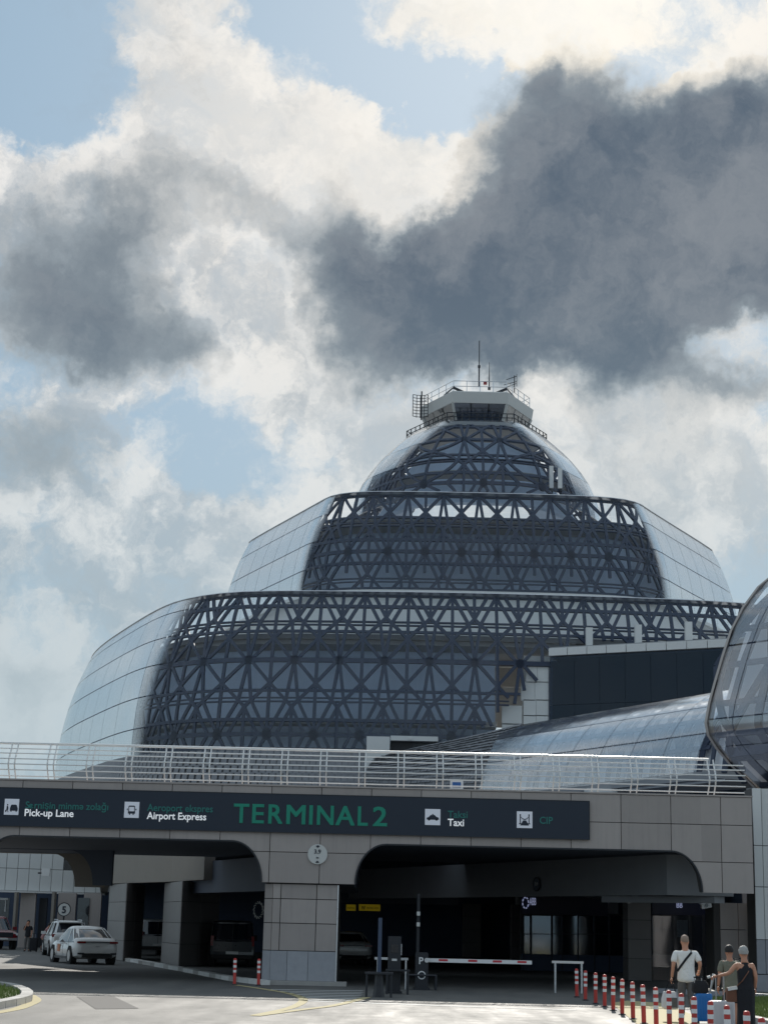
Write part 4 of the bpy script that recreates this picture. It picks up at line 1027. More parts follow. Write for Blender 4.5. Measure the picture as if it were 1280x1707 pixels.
# building on the far left, pale panel front over dark bays
side = thing('side_terminal', 'pale panel-clad side building over dark bays seen through the left opening', 'building', (-24, 108, 0), world=True)
YS = 108.0
zb2 = at(60, 1485, YS).z
sl0, sl1 = at(-30, 1480, YS), at(165, 1480, YS)
zlv = [zb2, zb2 + 1.35, zb2 + 2.9, zb2 + 4.4]
npn = 11
for i in range(npn):
    for z0, z1 in zip(zlv, zlv[1:]):
        x0, x1 = sl0.x + (sl1.x - sl0.x) * i / npn, sl0.x + (sl1.x - sl0.x) * (i + 1) / npn; dy = lambda x: (x - sl0.x) * .45
        if i in (7, 8) and z0 == zlv[1]:
            b = MB(); b.hexa([(x0 + .03, YS + dy(x0), z0), (x1 - .03, YS + dy(x1), z0), (x1 - .03, YS + dy(x1), z1), (x0 + .03, YS + dy(x0), z1)], (0, .05, 0)); b.build('window_pane', M.glass2, side); continue
        b = MB(); b.hexa([(x0 + .015, YS + dy(x0), z0 + .015), (x1 - .015, YS + dy(x1), z0 + .015), (x1 - .015, YS + dy(x1), z1 - .015), (x0 + .015, YS + dy(x0), z1 - .015)], (0, .08, 0)); b.build('panel', M.pale, side)
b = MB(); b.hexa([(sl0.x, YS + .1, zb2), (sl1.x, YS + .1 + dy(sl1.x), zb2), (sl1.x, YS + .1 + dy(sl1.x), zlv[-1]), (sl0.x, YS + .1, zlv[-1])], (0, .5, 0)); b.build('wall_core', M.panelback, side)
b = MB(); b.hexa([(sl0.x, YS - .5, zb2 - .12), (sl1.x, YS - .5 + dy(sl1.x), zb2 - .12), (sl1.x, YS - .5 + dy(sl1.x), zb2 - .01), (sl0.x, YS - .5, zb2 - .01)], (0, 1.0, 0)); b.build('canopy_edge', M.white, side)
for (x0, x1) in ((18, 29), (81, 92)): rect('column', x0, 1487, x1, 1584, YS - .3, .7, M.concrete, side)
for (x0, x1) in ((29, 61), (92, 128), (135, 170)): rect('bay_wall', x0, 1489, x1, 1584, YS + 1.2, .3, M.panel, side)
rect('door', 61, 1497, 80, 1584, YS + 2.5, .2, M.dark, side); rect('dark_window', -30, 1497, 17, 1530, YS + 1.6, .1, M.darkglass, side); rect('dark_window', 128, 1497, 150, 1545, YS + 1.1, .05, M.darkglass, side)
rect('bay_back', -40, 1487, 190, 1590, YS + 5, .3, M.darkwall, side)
rect('window_frame', -2, 1497, 14, 1500, YS + 1.5, .1, M.white, side); rect('window_frame', 8, 1500, 11, 1520, YS + 1.5, .1, M.white, side)
t = thing('flood_light', 'small box floodlight fixed to the pale side building', 'light', at(78, 1454, YS - .35))
b = MB(); b.box((0, -.1, 0), (.5, .3, .45)); b.build('housing', M.white, t); b = MB(); b.tube([(-.2, .4, -.05), (-.55, .2, -.05)], .05); b.tube([(0, .5, -.1), (0, 0, -.1)], .05); b.build('bracket', M.dark, t)
t = round_sign('lane_number_sign', 'round pale sign with a dark ring reading 5 behind the white cars', 107.5, 1516, .40, YS + .3, M.gwhite, M.dark, 0, .05); t.location.y = 104; t.location = at(107.5, 1516, 104)
ltext('numeral', '5', .24, .40, 0, -.2, -.05, M.pictink, t, .03)
b = MB(); b.tube([(0, .06, -t.location.z), (0, .06, .3)], .05); b.build('post', M.dark, t)

# ------------------------------------------------------------------ kerbs and lawn
kb = thing('kerb', 'pale stone kerb curving along the column feet towards the pier', 'kerb', gnd(300, 1620), world=True)
kp = [(196, 1600.5), (225, 1605), (262, 1612), (300, 1619), (335, 1626), (372, 1633.5), (405, 1638.5), (436, 1642)]
def along(pts, n):
    P = [gnd(*p) for p in pts]; L = [0]
    for a, c in zip(P, P[1:]): L.append(L[-1] + (c - a).length)
    out = []
    for i in range(n + 1):
        s_ = L[-1] * i / n; k = 0
        while k < len(L) - 2 and L[k + 1] < s_: k += 1
        out.append(P[k].lerp(P[k + 1], (s_ - L[k]) / (L[k + 1] - L[k])))
    return out
def kerbs(par, pts, n, w=.28, h=.14, mats=(M.kerb,)):
    P = along(pts, n)
    for i, (a, c) in enumerate(zip(P, P[1:])):
        d = (c - a).normalized(); nn = Vector((-d.y, d.x, 0)) * w; a2, c2 = a + d * .02, c - d * .02
        b = MB(); b.hexa([a2, c2, c2 + nn, a2 + nn], (0, 0, h)); b.build('kerb_stone', mats[i % len(mats)], par)
        KB = None
M.kerbw = mat('painted_kerb', (.60, .60, .58), .7, var=.25, scale=3, tint=.1, obj=False)
kerbs(kb, kp, 26, mats=(M.kerbw, M.kerbw, M.kerb))
lk = thing('lawn_kerb', 'pale kerb round the corner of the small lawn at bottom left', 'kerb', gnd(20, 1668), world=True)
kerbs(lk, [(-70, 1693), (-20, 1682), (18, 1674.5), (33, 1670), (37, 1663.5), (30, 1657), (10, 1649), (-60, 1640)], 16, w=-.26, h=.15)
def lawn(name, pts, lab, n, hh=.09):
    P = [gnd(*p) for p in pts]
    b = MB(); b.add([(p.x, p.y, .10) for p in P], [tuple(range(len(P)))]); struct('lawn', b, M.soil)
    gb = MB(); x0, x1 = min(p.x for p in P), max(p.x for p in P); y0, y1 = min(p.y for p in P), max(p.y for p in P); c = 0
    def inside(x, y):
        r_ = False
        for i in range(len(P)):
            a, q = P[i], P[i - 1]
            if (a.y > y) != (q.y > y) and x < (q.x - a.x) * (y - a.y) / (q.y - a.y) + a.x: r_ = not r_
        return r_
    while c < n:
        x, y = random.uniform(x0, x1), random.uniform(y0, y1)
        c += 1
        if not inside(x, y): continue
        a_ = random.uniform(0, 6.28); h_ = hh * random.uniform(.5, 1.4); dx, dy = math.cos(a_) * .012, math.sin(a_) * .012; lx, ly = random.gauss(0, .03), random.gauss(0, .03)
        gb.add([(x - dx, y - dy, .1), (x + dx, y + dy, .1), (x + lx, y + ly, .1 + h_)], [(0, 1, 2)])
    tag(gb.build('grass', M.grass), kind='stuff')
lawn('lawn', [(-70, 1691), (-20, 1680), (17, 1672), (30, 1668), (34, 1663), (28, 1658), (8, 1651), (-70, 1642)], '', 9000)
lawn('lawn', [(1150, 1672), (1330, 1668), (1330, 1712), (1260, 1704), (1215, 1698), (1180, 1690)], '', 14000)
rk = thing('lawn_kerb', 'pale kerb of the lawn strip beside the walking travellers at bottom right', 'kerb', gnd(1230, 1700), world=True)
kerbs(rk, [(1178, 1688), (1208, 1697), (1240, 1704), (1270, 1712), (1310, 1722)], 7, w=.2, h=.15)
wk = thing('wall_kerb', 'low dark kerb along the foot of the right column base', 'kerb', gnd(1220, 1660), world=True)
kerbs(wk, [(1095, 1655), (1150, 1658), (1200, 1661), (1260, 1664), (1330, 1668)], 8, w=.3, h=.13, mats=(M.stone,))

# ------------------------------------------------------------------ bollards
def bollard():
    t = thing('bollard', None, 'bollard')
    b = MB(); b.lathe([(.085, 0), (.085, .02), (.05, .035)], n=12); b.build('base', M.dark, t)
    b = MB(); b.lathe([(.047, .0), (.047, .72), (.043, .755), (.025, .77), (.001, .772)], n=14); b.build('post', M.red, t, smooth=40)
    for z in (.36, .50, .64):
        b = MB(); b.lathe([(.0495, z), (.0495, z + .07)], n=14); b.build('band', M.reflect, t, smooth=40)
    return t
proto = bollard()
HB = .772
tops = [(961, 1614.6), (975, 1617.7), (992, 1621.2), (1007, 1624.3), (1021, 1628), (1036, 1632), (1054, 1636.5), (1072, 1641), (1092.5, 1645.5), (1114.5, 1650.6), (1134, 1655.6), (1156, 1661), (1182, 1668.4), (1212, 1675.5), (1242.5, 1685), (1269, 1696)]
ordn = ['farthest', 'second', 'third', 'fourth', 'fifth', 'sixth', 'seventh', 'eighth', 'ninth', 'tenth', 'eleventh', 'twelfth', 'thirteenth', 'fourteenth', 'fifteenth', 'nearest']
LBL = {0: 'red and white bollard farthest along the row, under the right metal goal frame', 15: 'nearest bollard of the row, only its red cap showing above the frame edge'}
wh = ['', 'by the goal frame', '', '', '', '', '', '', '', "beside the man's bag", "by the man's leg", 'left of blue suitcase', 'right of blue suitcase', 'before white suitcase', 'before black dress', '']
for i, (x, y) in enumerate(tops):
    t = proto if i == 0 else copy_tree(proto)
    q = gnd(x, y, HB); t.location = (q.x, q.y, 0); t.rotation_euler = (R(random.uniform(-1.2, 1.2)), R(random.uniform(-1.2, 1.2)), random.uniform(0, 6))
    t['label'] = LBL.get(i, f'red and white bollard, {ordn[i]} from the far end of the row' + (', ' + wh[i] if wh[i] else '')); t['group'] = 'row of red bollards on the right'
for x, y, l in ((391, 1642, 'dim red bollard left of the main pier, the left one of the pair'), (431, 1643, 'dim red bollard standing close against the left side of the main pier')):
    t = copy_tree(proto); q = gnd(x, y); t.location = q; t['label'] = l; t['group'] = 'pair of bollards by the main pier'

# ------------------------------------------------------------------ barrier, goal frames, ticket machine
def frame_u(name, label, x0, x1, ytop, ybase0, m=M.steel, r=.035, z1=None):
    a = gnd(x0, ybase0); c = at(x1, ybase0, a.y - .05); c.z = 0; h = at(x0, ytop, a.y).z
    t = thing(name, label, 'barrier', (a.x, a.y, 0)); w = c.x - a.x; dy = c.y - a.y
    for xx, yy_ in ((0, 0), (w, dy)): b = MB(); b.tube([(xx, yy_, 0), (xx, yy_, h - .03)], r, 8); b.build('leg', m, t, smooth=60)
    b = MB(); b.bar((-.1, 0, h), (w + .06, dy, h), .07, .07, (0, -1, 0)); b.build('crossbar', m, t); return t
frame_u('goal_frame', 'silver tubular goal frame at the right end of the boom barrier', 925, 969, 1603.5, 1655)
frame_u('goal_frame', 'silver tubular goal frame behind the black ticket machine', 629, 676, 1597.5, 1648)
q = gnd(702, 1650); bar = thing('boom_barrier', 'dark parking barrier box marked P with a red and white boom arm', 'barrier', q)
b = MB(); b.box((0, 0, .52), (.38, .34, 1.04)); b.box((0, 0, 1.05), (.34, .3, .04)); b.box((0, 0, .03), (.5, .45, .06)); b.build('cabinet', M.dark, bar)
ltext('letter', 'P', .13, .2, -.02, .74, -.18, M.reflect, bar, .02)
b = MB(); n = 20; b.loft([[Vector((r_ * math.cos(a_), -.175 + dy_, .42 + r_ * math.sin(a_))) for r_, dy_ in ((.09, 0), (.12, 0), (.12, .01), (.09, .01))] for a_ in [2 * math.pi * i / n for i in range(n)]], closed=True); b.build('ring_symbol', M.reflect, bar)
hb = at(712, 1600.5, q.y).z; xb0 = at(712, 1600, q.y).x - q.x; xb1 = at(886, 1605, q.y).x - q.x
arm = MB(); arm.bx(xb0, xb1, -.03, .03, hb - .055, hb + .055); arm_o = arm.build('boom_arm', M.reflect, bar)
arm_o.location.z = 0
for x0, x1 in ((731, 746), (780, 795), (821, 836), (862, 877)):
    b = MB(); xa, xc = at(x0, 1600, q.y).x - q.x, at(x1, 1600, q.y).x - q.x; b.bx(xa, xc, -.034, -.0305, hb - .02, hb + .04); b.build('red_stripe', M.redboom, arm_o)
b = MB(); b.lathe([(.001, -.22), (.07, -.22), (.07, .05), (.001, .05)], (xb0 - .02, 0, hb), 10, 'Y'); b.build('pivot', M.steel, bar)
b = MB()
for sx in (-.42, .42): b.tube([(sx, -.3, 0), (sx, -.3, .42)], .035); b.tube([(sx, .3, 0), (sx, .3, .42)], .035); b.tube([(sx, -.3, .42), (sx, .3, .42)], .035)
b.tube([(-.42, -.3, .42), (.42, -.3, .42)], .03); b.build('guard_rail', M.dark, bar)
q = gnd(656, 1656); tm = thing('ticket_machine', 'black ticket machine column beside the barrier box', 'machine', q)
b = MB(); b.box((0, 0, .78), (.36, .3, 1.5)); b.box((0, 0, .03), (.46, .4, .06)); b.build('cabinet', M.dark, tm)
b = MB(); b.box((.0, -.155, 1.2), (.2, .02, .22)); b.build('screen', M.darkglass, tm); b = MB(); b.box((.19, -.05, 1.18), (.02, .1, .3)); b.build('side_strip', M.steel, tm)
b = MB(); b.box((0, -.16, .9), (.14, .02, .06)); b.build('card_slot', M.steel, tm)
q = gnd(631, 1662); gr = thing('guard_frame', 'low dark guard frame around a tall thin post, left of the ticket machine', 'barrier', q)
for sx, sy in ((-.32, -.2), (.32, -.2), (-.32, .3), (.32, .3)): b = MB(); b.tube([(sx, sy, 0), (sx, sy, .58)], .03); b.build('leg', M.dark, gr)
b = MB(); b.box((0, .05, .6), (.74, .6, .05)); b.build('top', M.dark, gr); b = MB(); b.lathe([(.16, 0), (.12, .25), (.1, .57)], n=6); b.build('pedestal', M.dark, gr)
hh = at(631, 1530, q.y).z; b = MB(); b.box((0, .05, .62 + (hh - .62) / 2), (.10, .10, hh - .62)); b.build('post', M.darkwall, gr)
q = gnd(672, 1658); gr = thing('guard_frame', 'low dark guard frame in front of the ticket machine', 'barrier', q)
for sx, sy in ((-.45, 0), (.12, 0), (-.45, .5), (.12, .5)): b = MB(); b.tube([(sx, sy, 0), (sx, sy, .62)], .03); b.build('leg', M.dark, gr)
b = MB(); b.box((-.16, .25, .63), (.66, .58, .04)); b.build('top', M.dark, gr)
q = gnd(697, 1648); pole = thing('camera_pole', 'dark slim pole with two pale camera heads behind the barrier box', 'pole', (q.x, q.y + 1.5, 0))
hh = at(697, 1490, q.y + 1.5).z; b = MB(); b.tube([(0, 0, 0), (0, 0, hh)], .055, 8); b.build('shaft', M.dark, pole)
for yy_ in (1523, 1541): b = MB(); zc_ = at(697, yy_, q.y + 1.5).z; b.box((0, -.1, zc_), (.1, .2, .12)); b.build('camera_head', M.gwhite, pole)
q = gnd(474, 1638); t = thing('steel_post', 'thin bright steel post in front of the main pier', 'post', q)
hh = at(474, 1580, q.y).z; b = MB(); b.tube([(0, 0, .02), (0, 0, hh)], .03, 10); b.build('shaft', M.steel, t, smooth=60); b = MB(); b.lathe([(.09, 0), (.09, .02), (.04, .03)], n=12); b.build('foot', M.steel, t)
def cctv(lab, px, py, Y, dx=.3):
    t = thing('security_camera', lab, 'camera', at(px, py, Y))
    b = MB(); b.box((0, 0, 0), (.34, .2, .16)); b.box((0, 0, .09), (.42, .24, .02)); o = b.build('housing', M.white, t); o.rotation_euler = (R(12), R(-12), 0)
    b = MB(); b.lathe([(.001, -.13), (.06, -.13), (.06, -.09), (.001, -.09)], (0, 0, 0), 10, 'Y'); b.build('lens', M.darkglass, t)
    b = MB(); b.tube([(.12, .02, -.02), (.22, .1, .1), (.22, .1, .3)], .025); b.build('bracket', M.steel, t)
cctv('white security camera on the right end pier under the bridge', 1176, 1509, 59.2); cctv('grey bullet camera under the diagonal beam step', 1052, 1500, 60.0)
# ------------------------------------------------------------------ vehicles: x forward, y left, wheels on z = 0
def catm(L, n):
    out = []
    for i in range(len(L) - 1):
        a0, a1, a2, a3 = L[max(i - 1, 0)], L[i], L[i + 1], L[min(i + 2, len(L) - 1)]
        for k in range(n):
            t = k / n; out.append([.5 * ((2 * p1) + (p2 - p0) * t + (2 * p0 - 5 * p1 + 4 * p2 - p3) * t * t + (3 * p1 - p0 - 3 * p2 + p3) * t ** 3) for p0, p1, p2, p3 in zip(a0, a1, a2, a3)])
    out.append(L[-1]); return out
def vehicle(name, label, cat_, paint, body, cab, wheels, rw, roofz, kind, group=None, rails=False):
    """body: stations (x, half width, z bottom, z top); cab: belt and roof outlines"""
    t = thing(name, label, cat_, group=group)
    rings = []
    for x, hw, zb, zt in catm(body, 3):
        h = zt - zb
        half = [(0, zb), (hw * .80, zb), (hw * .955, zb + .10 * h), (hw, zb + .34 * h), (hw * .992, zb + .56 * h), (hw * .975, zb + .74 * h), (hw * .93, zb + .90 * h), (hw * .86, zt - .015), (hw * .6, zt + .005), (0, zt + .02)]
        rings.append([Vector((x, y, z)) for y, z in half] + [Vector((x, -y, z)) for y, z in reversed(half[1:-1])])
    b = MB(); b.loft(rings); bo = b.build('body', paint, t, smooth=35)
    # glasshouse
    (xr0, xf0, hw0, z0), (xr1, xf1, hw1, z1) = cab
    def ringc(f, grow=0.0):
        xr, xf, hw, z = [a + (c - a) * f for a, c in zip(cab[0], cab[1])]; hw += grow; xr -= grow; xf += grow
        bow = .10
        pts = [(xr + .06, -hw * .82), (xr - .03, -hw * .45), (xr - .05, 0), (xr - .03, hw * .45), (xr + .06, hw * .82), (xr + .22, hw), ((xr * 2 + xf) / 3, hw * 1.015), ((xr + xf * 2) / 3, hw * 1.005), (xf - .34, hw * .97), (xf - .10, hw * .80), (xf, hw * .42), (xf + .03, 0), (xf, -hw * .42), (xf - .10, -hw * .80), (xf - .34, -hw * .97), ((xr + xf * 2) / 3, -hw * 1.005), ((xr * 2 + xf) / 3, -hw * 1.015), (xr + .22, -hw)]
        return [Vector((x, y, z)) for x, y in pts]
    b = MB(); b.loft([ringc(-.12), ringc(0), ringc(.5), ringc(1.0)]); b.build('windows', M.darkglass, t, smooth=40)
    rr = [ringc(.93, .006), ringc(1.0, .012)]
    top = [[Vector((q.x * s_ + (xr1 + xf1) / 2 * (1 - s_), q.y * s_, z1 + dz)) for q in ringc(1.0)] for s_, dz in ((.96, .045), (.80, .075), (.3, .095))]
    b = MB(); b.loft(rr + top); b.build('roof', paint, t, smooth=50)
    A0, A1 = ringc(0, .008), ringc(.97, .008)
    for i, w in ((5, .10), (17, .10), (8, .075), (14, .075), (6, .07), (16, .07)):
        b = MB(); nrm = Vector((0, 1 if i < 9 else -1, .2)); b.bar(A0[i] - Vector((0, 0, .04)), A1[i], w if kind != 'van' else w * 1.3, .02, nrm); b.build('pillar', paint, t)
    if kind == 'sedan' or kind == 'suv':
        for i in (4, 0): b = MB(); b.bar(A0[i] - Vector((0, 0, .04)), A1[i], .12, .02, Vector((-1, .6 if i == 4 else -.6, .4))); b.build('pillar', paint, t)
    xs = [w for w in wheels]
    hwm = max(s_[1] for s_ in body)
    for x in xs:
        for sy in (1, -1):
            n = 18
            b = MB(); b.lathe([(.001, 0), (rw * 1.17, 0), (rw * 1.17, -.25), (.001, -.25)], (x, sy * (hwm + .004) + (.25 if sy < 0 else 0), rw * 1.02), n, 'Y'); b.build('wheel_arch', M.rubber, t)
            y_ = sy * (hwm - .10)
            b = MB(); b.lathe([(rw * .62, -.11), (rw * .93, -.115), (rw, -.08), (rw, .08), (rw * .93, .115), (rw * .62, .11)], (x, y_, rw), 20, 'Y'); wo = b.build('wheel', M.rubber, t, smooth=40)
            b = MB(); yy_ = y_ + sy * .10
            b.lathe([(rw * .52, -.02), (rw * .66, -.02), (rw * .66, .02), (rw * .52, .02)], (x, yy_, rw), 20, 'Y')
            for k in range(5):
                a_ = 2 * math.pi * k / 5; b.bar((x, yy_, rw), (x + math.cos(a_) * rw * .6, yy_, rw + math.sin(a_) * rw * .6), .09, .03, (0, 1, 0))
            b.build('rim', M.alloy, wo)
    xr, xf = body[0][0], body[-1][0]; hwr, hwf = body[1][1], body[-2][1]
    def patch(nm, x, y0, y1, z0_, z1_, m, dx=.03):
        b = MB(); b.bx(min(x, x + dx), max(x, x + dx), y0, y1, z0_, z1_); return b.build(nm, m, t)
    return t, patch, bo
def place(t, px, py, heading, ref=(0, 0)):
    """stand the local point ref over the ground point seen at a photo pixel; heading: degrees from +Y, positive to the left"""
    q = gnd(px, py) if not isinstance(px, Vector) else px
    a = R(90 + heading); c, s_ = math.cos(a), math.sin(a)
    t.rotation_euler = (0, 0, a); t.location = (q.x - (ref[0] * c - ref[1] * s_), q.y - (ref[0] * s_ + ref[1] * c), 0)
wpaint = mat('white_car_paint', (.66, .66, .65), .22, var=.02, coat=.6); gpaint = mat('grey_van_paint', (.30, .31, .32), .3, var=.03, coat=.5)
rpaint = mat('maroon_paint', (.16, .010, .018), .22, var=.04, coat=.6); dpaint = mat('dark_van_paint', (.022, .025, .03), .3, coat=.5)

def sedan(label, paint, extra=True):
    body = [(-2.32, .66, .42, .82), (-2.26, .80, .30, .98), (-1.95, .90, .24, 1.06), (-1.2, .93, .20, .99), (0, .935, .19, .95), (1.1, .93, .20, .93), (1.75, .90, .22, .86), (2.2, .80, .26, .72), (2.36, .62, .32, .60)]
    t, patch, bo = vehicle('white_sedan', label, 'car', paint, body, ((-1.98, 1.30, .86, .93), (-.95, .35, .62, 1.43)), (-1.42, 1.42), .335, 1.43, 'sedan')
    for sy in (1, -1):
        patch('tail_light', -2.33, sy * .50 if sy > 0 else -.84, sy * .84 if sy > 0 else -.50, .84, .92, M.taillight, .12)
    patch('light_strip', -2.345, -.5, .5, .875, .91, M.dark, .08); patch('number_plate', -2.355, -.26, .26, .46, .57, M.plate, .06); patch('rear_bumper', -2.345, -.62, .62, .28, .45, M.rubber, .1)
    patch('bumper_trim', -2.35, -.80, -.55, .40, .47, M.dark, .12); patch('bumper_trim', -2.35, .55, .80, .40, .47, M.dark, .12); patch('badge', -2.335, -.08, .08, .70, .74, M.alloy, .02)
    for sy in (1, -1):
        patch('headlight', 2.18, sy * .45 if sy > 0 else -.74, sy * .74 if sy > 0 else -.45, .60, .70, M.headlight, .1)
        b = MB(); b.box((.62, sy * 1.0, .98), (.16, .2, .12)); b.build('wing_mirror', paint, t)
        for xx in (.15, -.78): b = MB(); b.box((xx, sy * .935, .80), (.2, .03, .03)); b.build('door_handle', M.alloy, t)
        for xx in (.75, -.30, -1.22): b = MB(); b.bar((xx, sy * .937, .30), (xx + (.06 if xx < 0 else 0), sy * .922, .92), .015, .008, (0, sy, 0)); b.build('door_seam', M.dark, t)
        b = MB(); b.box((0, sy * .925, .25), (2.0, .03, .1)); b.build('sill', M.dark, t)
    if extra:
        b = MB(); b.box((.35, .945, .62), (.42, .006, .30)); b.build('door_sticker', mat('orange_sticker', (.55, .18, .07), .5), t)
    return t
s1 = sedan('white fastback sedan seen from behind with an orange sticker on its door', wpaint)
place(s1, 121, 1607, 24, (-1.45, .78))
s2 = copy_tree(s1); s2['label'] = 'dim white sedan parked in the dark hall right of the main pier'; place(s2, 590, 1609, 10, (-2.3, 0))

def suv(label, paint, name='white_suv', group=None):
    body = [(-2.22, .74, .48, .95), (-2.16, .86, .36, 1.12), (-1.8, .92, .28, 1.12), (0, .94, .26, 1.08), (1.2, .93, .28, 1.06), (1.85, .90, .32, .98), (2.15, .82, .36, .86), (2.26, .66, .42, .74)]
    t, patch, bo = vehicle(name, label, 'car', paint, body, ((-2.12, 1.15, .88, 1.06), (-1.72, .25, .68, 1.62)), (-1.38, 1.38), .36, 1.62, 'suv', group)
    for sy in (1, -1):
        patch('tail_light', -2.2, .6 if sy > 0 else -.88, .88 if sy > 0 else -.6, .92, 1.06, M.taillight, .14)
        patch('headlight', 2.06, .48 if sy > 0 else -.80, .80 if sy > 0 else -.48, .76, .88, M.headlight, .1)
        b = MB(); b.tube([(-1.6, sy * .58, 1.68), (-1.5, sy * .58, 1.74), (.1, sy * .58, 1.74), (.3, sy * .58, 1.66)], .025, 6); b.build('roof_rail', M.alloy, t)
        b = MB(); b.box((.72, sy * 1.02, 1.10), (.16, .22, .14)); b.build('wing_mirror', paint, t)
        b = MB(); b.box((0, sy * .93, .33), (3.2, .04, .12)); b.build('sill', M.rubber, t)
    b = MB(); b.box((-1.88, 0, 1.63), (.4, 1.1, .05)); b.build('rear_spoiler', paint, t)
    patch('number_plate', -2.25, -.26, .26, .72, .84, M.plate, .06); patch('rear_bumper', -2.24, -.75, .75, .40, .58, M.rubber, .12); patch('front_grille', 2.2, -.5, .5, .50, .74, M.dark, .07); patch('front_bumper', 2.16, -.74, .74, .36, .46, M.rubber, .1)
    return t
u1 = suv('white SUV with dark rear window and roof rails, parked ahead of the white sedan', wpaint)
place(u1, 85, 1594, 16, (-1.4, .8))
# cars parked opposite, seen mirrored in the shop glass
for i, (x, y) in enumerate(((13.6, 9.5), (16.4, 9.0), (19.2, 8.7))):
    t = copy_tree(u1); t['label'] = ['white SUV mirrored in the shop glass, parked left of its row', 'white SUV mirrored in the shop glass, parked mid row', 'white SUV mirrored in the shop glass, parked right of its row'][i]
    t['group'] = 'cars parked opposite the shops'; t.location = (x, y, 0); t.rotation_euler = (0, 0, R(90 + 3 * i))
    st = thing('wheel_stop', ['yellow concrete wheel stop left in the row mirrored in the shop glass', 'yellow concrete wheel stop in mid row mirrored in the shop glass', 'yellow concrete wheel stop right in the row mirrored in the shop glass'][i], 'kerb', (x, y + 2.9, 0), group='yellow wheel stops')
    b = MB(); b.hexa([(-1.2, -.2, 0), (1.2, -.2, 0), (1.15, -.12, .3), (-1.15, -.12, .3)], (0, .3, 0)); b.build('block', M.yellow, st)

def van(label, paint, name='delivery_van', place_=None):
    body = [(-2.4, .86, .42, 1.05), (-2.36, .92, .34, 1.10), (-1.9, .95, .30, 1.10), (0, .955, .28, 1.08), (1.3, .95, .28, 1.06), (1.9, .92, .32, .98), (2.3, .80, .38, .84), (2.4, .66, .44, .72)]
    t, patch, bo = vehicle(name, label, 'van', paint, body, ((-2.36, 1.45, .90, 1.05), (-2.28, .75, .80, 1.80)), (-1.5, 1.5), .33, 1.8, 'van')
    for sy in (1, -1):
        patch('tail_light', -2.41, .78 if sy > 0 else -.90, .90 if sy > 0 else -.78, .85, 1.25, M.taillight, .12)
        b = MB(); b.hexa([(-2.30, sy * .925, 1.06), (-1.25, sy * .93, 1.06), (-1.25, sy * .845, 1.74), (-2.2, sy * .83, 1.74)], (0, sy * .02, 0)) if False else b.box((0, sy * .957, .7), (3.4, .012, .05)); b.build('side_moulding', M.rubber, t)
        b = MB(); b.box((1.05, sy * 1.04, 1.16), (.14, .2, .24)); b.build('wing_mirror', M.rubber, t)
        patch('headlight', 2.22, .46 if sy > 0 else -.76, .76 if sy > 0 else -.46, .70, .84, M.headlight, .1)
    patch('number_plate', -2.44, -.26, .26, .52, .63, M.plate, .04); patch('rear_bumper', -2.46, -.86, .86, .34, .50, M.rubber, .1); patch('door_gap', -2.43, -.01, .01, .55, 1.75, M.dark, .08)
    patch('rear_door_lower', -2.425, -.8, .8, .62, 1.02, paint, .05)
    return t
v1 = van('silver grey van parked between the columns under the podium', gpaint); place(v1, 262, 1594, 18, (-2.4, 0))
v2 = van('dark van seen from behind in the shade left of the main pier', dpaint); place(v2, 374, 1612, 6, (-2.4, .3))
def pickup(label, paint):
    body = [(-2.65, .80, .60, 1.02), (-2.6, .90, .52, 1.08), (-1.0, .93, .46, 1.08), (0, .935, .44, 1.10), (1.2, .93, .44, 1.10), (2.1, .91, .46, 1.06), (2.55, .84, .50, .98), (2.68, .70, .54, .86)]
    t, patch, bo = vehicle('pickup_truck', label, 'pickup truck', paint, body, ((-.85, 1.35, .86, 1.08), (-.62, .55, .70, 1.76)), (-1.65, 1.65), .40, 1.76, 'pickup')
    b = MB(); b.bx(-2.5, -1.0, -.78, .78, 1.09, 1.115); b.build('load_bed', M.rubber, t)
    patch('front_grille', 2.62, -.55, .55, .70, .96, M.dark, .08); patch('front_bumper', 2.6, -.8, .8, .52, .66, M.alloy, .14); patch('number_plate', 2.74, -.26, .26, .56, .66, M.plate, .02)
    for sy in (1, -1): patch('headlight', 2.5, .56 if sy > 0 else -.84, .84 if sy > 0 else -.56, .80, .94, M.headlight, .14); b = MB(); b.box((.95, sy * 1.04, 1.18), (.16, .22, .18)); b.build('wing_mirror', paint, t)
    return t
pk = pickup('dark red pickup truck facing forward at the left edge', rpaint); place(pk, 10, 1583, 205, (2.2, .3))

# ------------------------------------------------------------------ people
def skinmesh(chains, sub=2):
    """chains: list of polylines of (x, y, z, r); points that coincide are welded so limbs grow out of one body"""
    me = bpy.data.meshes.new('skin_base'); V, E, RR, idx = [], [], [], {}
    for ch in chains:
        last = None
        for p in ch:
            k = (round(p[0], 3), round(p[1], 3), round(p[2], 3))
            if k not in idx: idx[k] = len(V); V.append(p[:3]); RR.append(p[3] if isinstance(p[3], tuple) else (p[3], p[3]))
            if last is not None and last != idx[k]: E.append((last, idx[k]))
            last = idx[k]
    me.from_pydata(V, E, []); o = bpy.data.objects.new('skin_base', me); COL.objects.link(o)
    md = o.modifiers.new('s', 'SKIN'); md.use_smooth_shade = True; md.branch_smoothing = .5
    sv = me.skin_vertices[0].data
    for i, r_ in enumerate(RR): sv[i].radius = r_; sv[i].use_root = (i == 0)
    ss_ = o.modifiers.new('d', 'SUBSURF'); ss_.levels = sub; ss_.render_levels = sub
    dg = bpy.context.evaluated_depsgraph_get(); dg.update(); out = bpy.data.meshes.new_from_object(o.evaluated_get(dg)); bpy.data.objects.remove(o); bpy.data.meshes.remove(me); return out
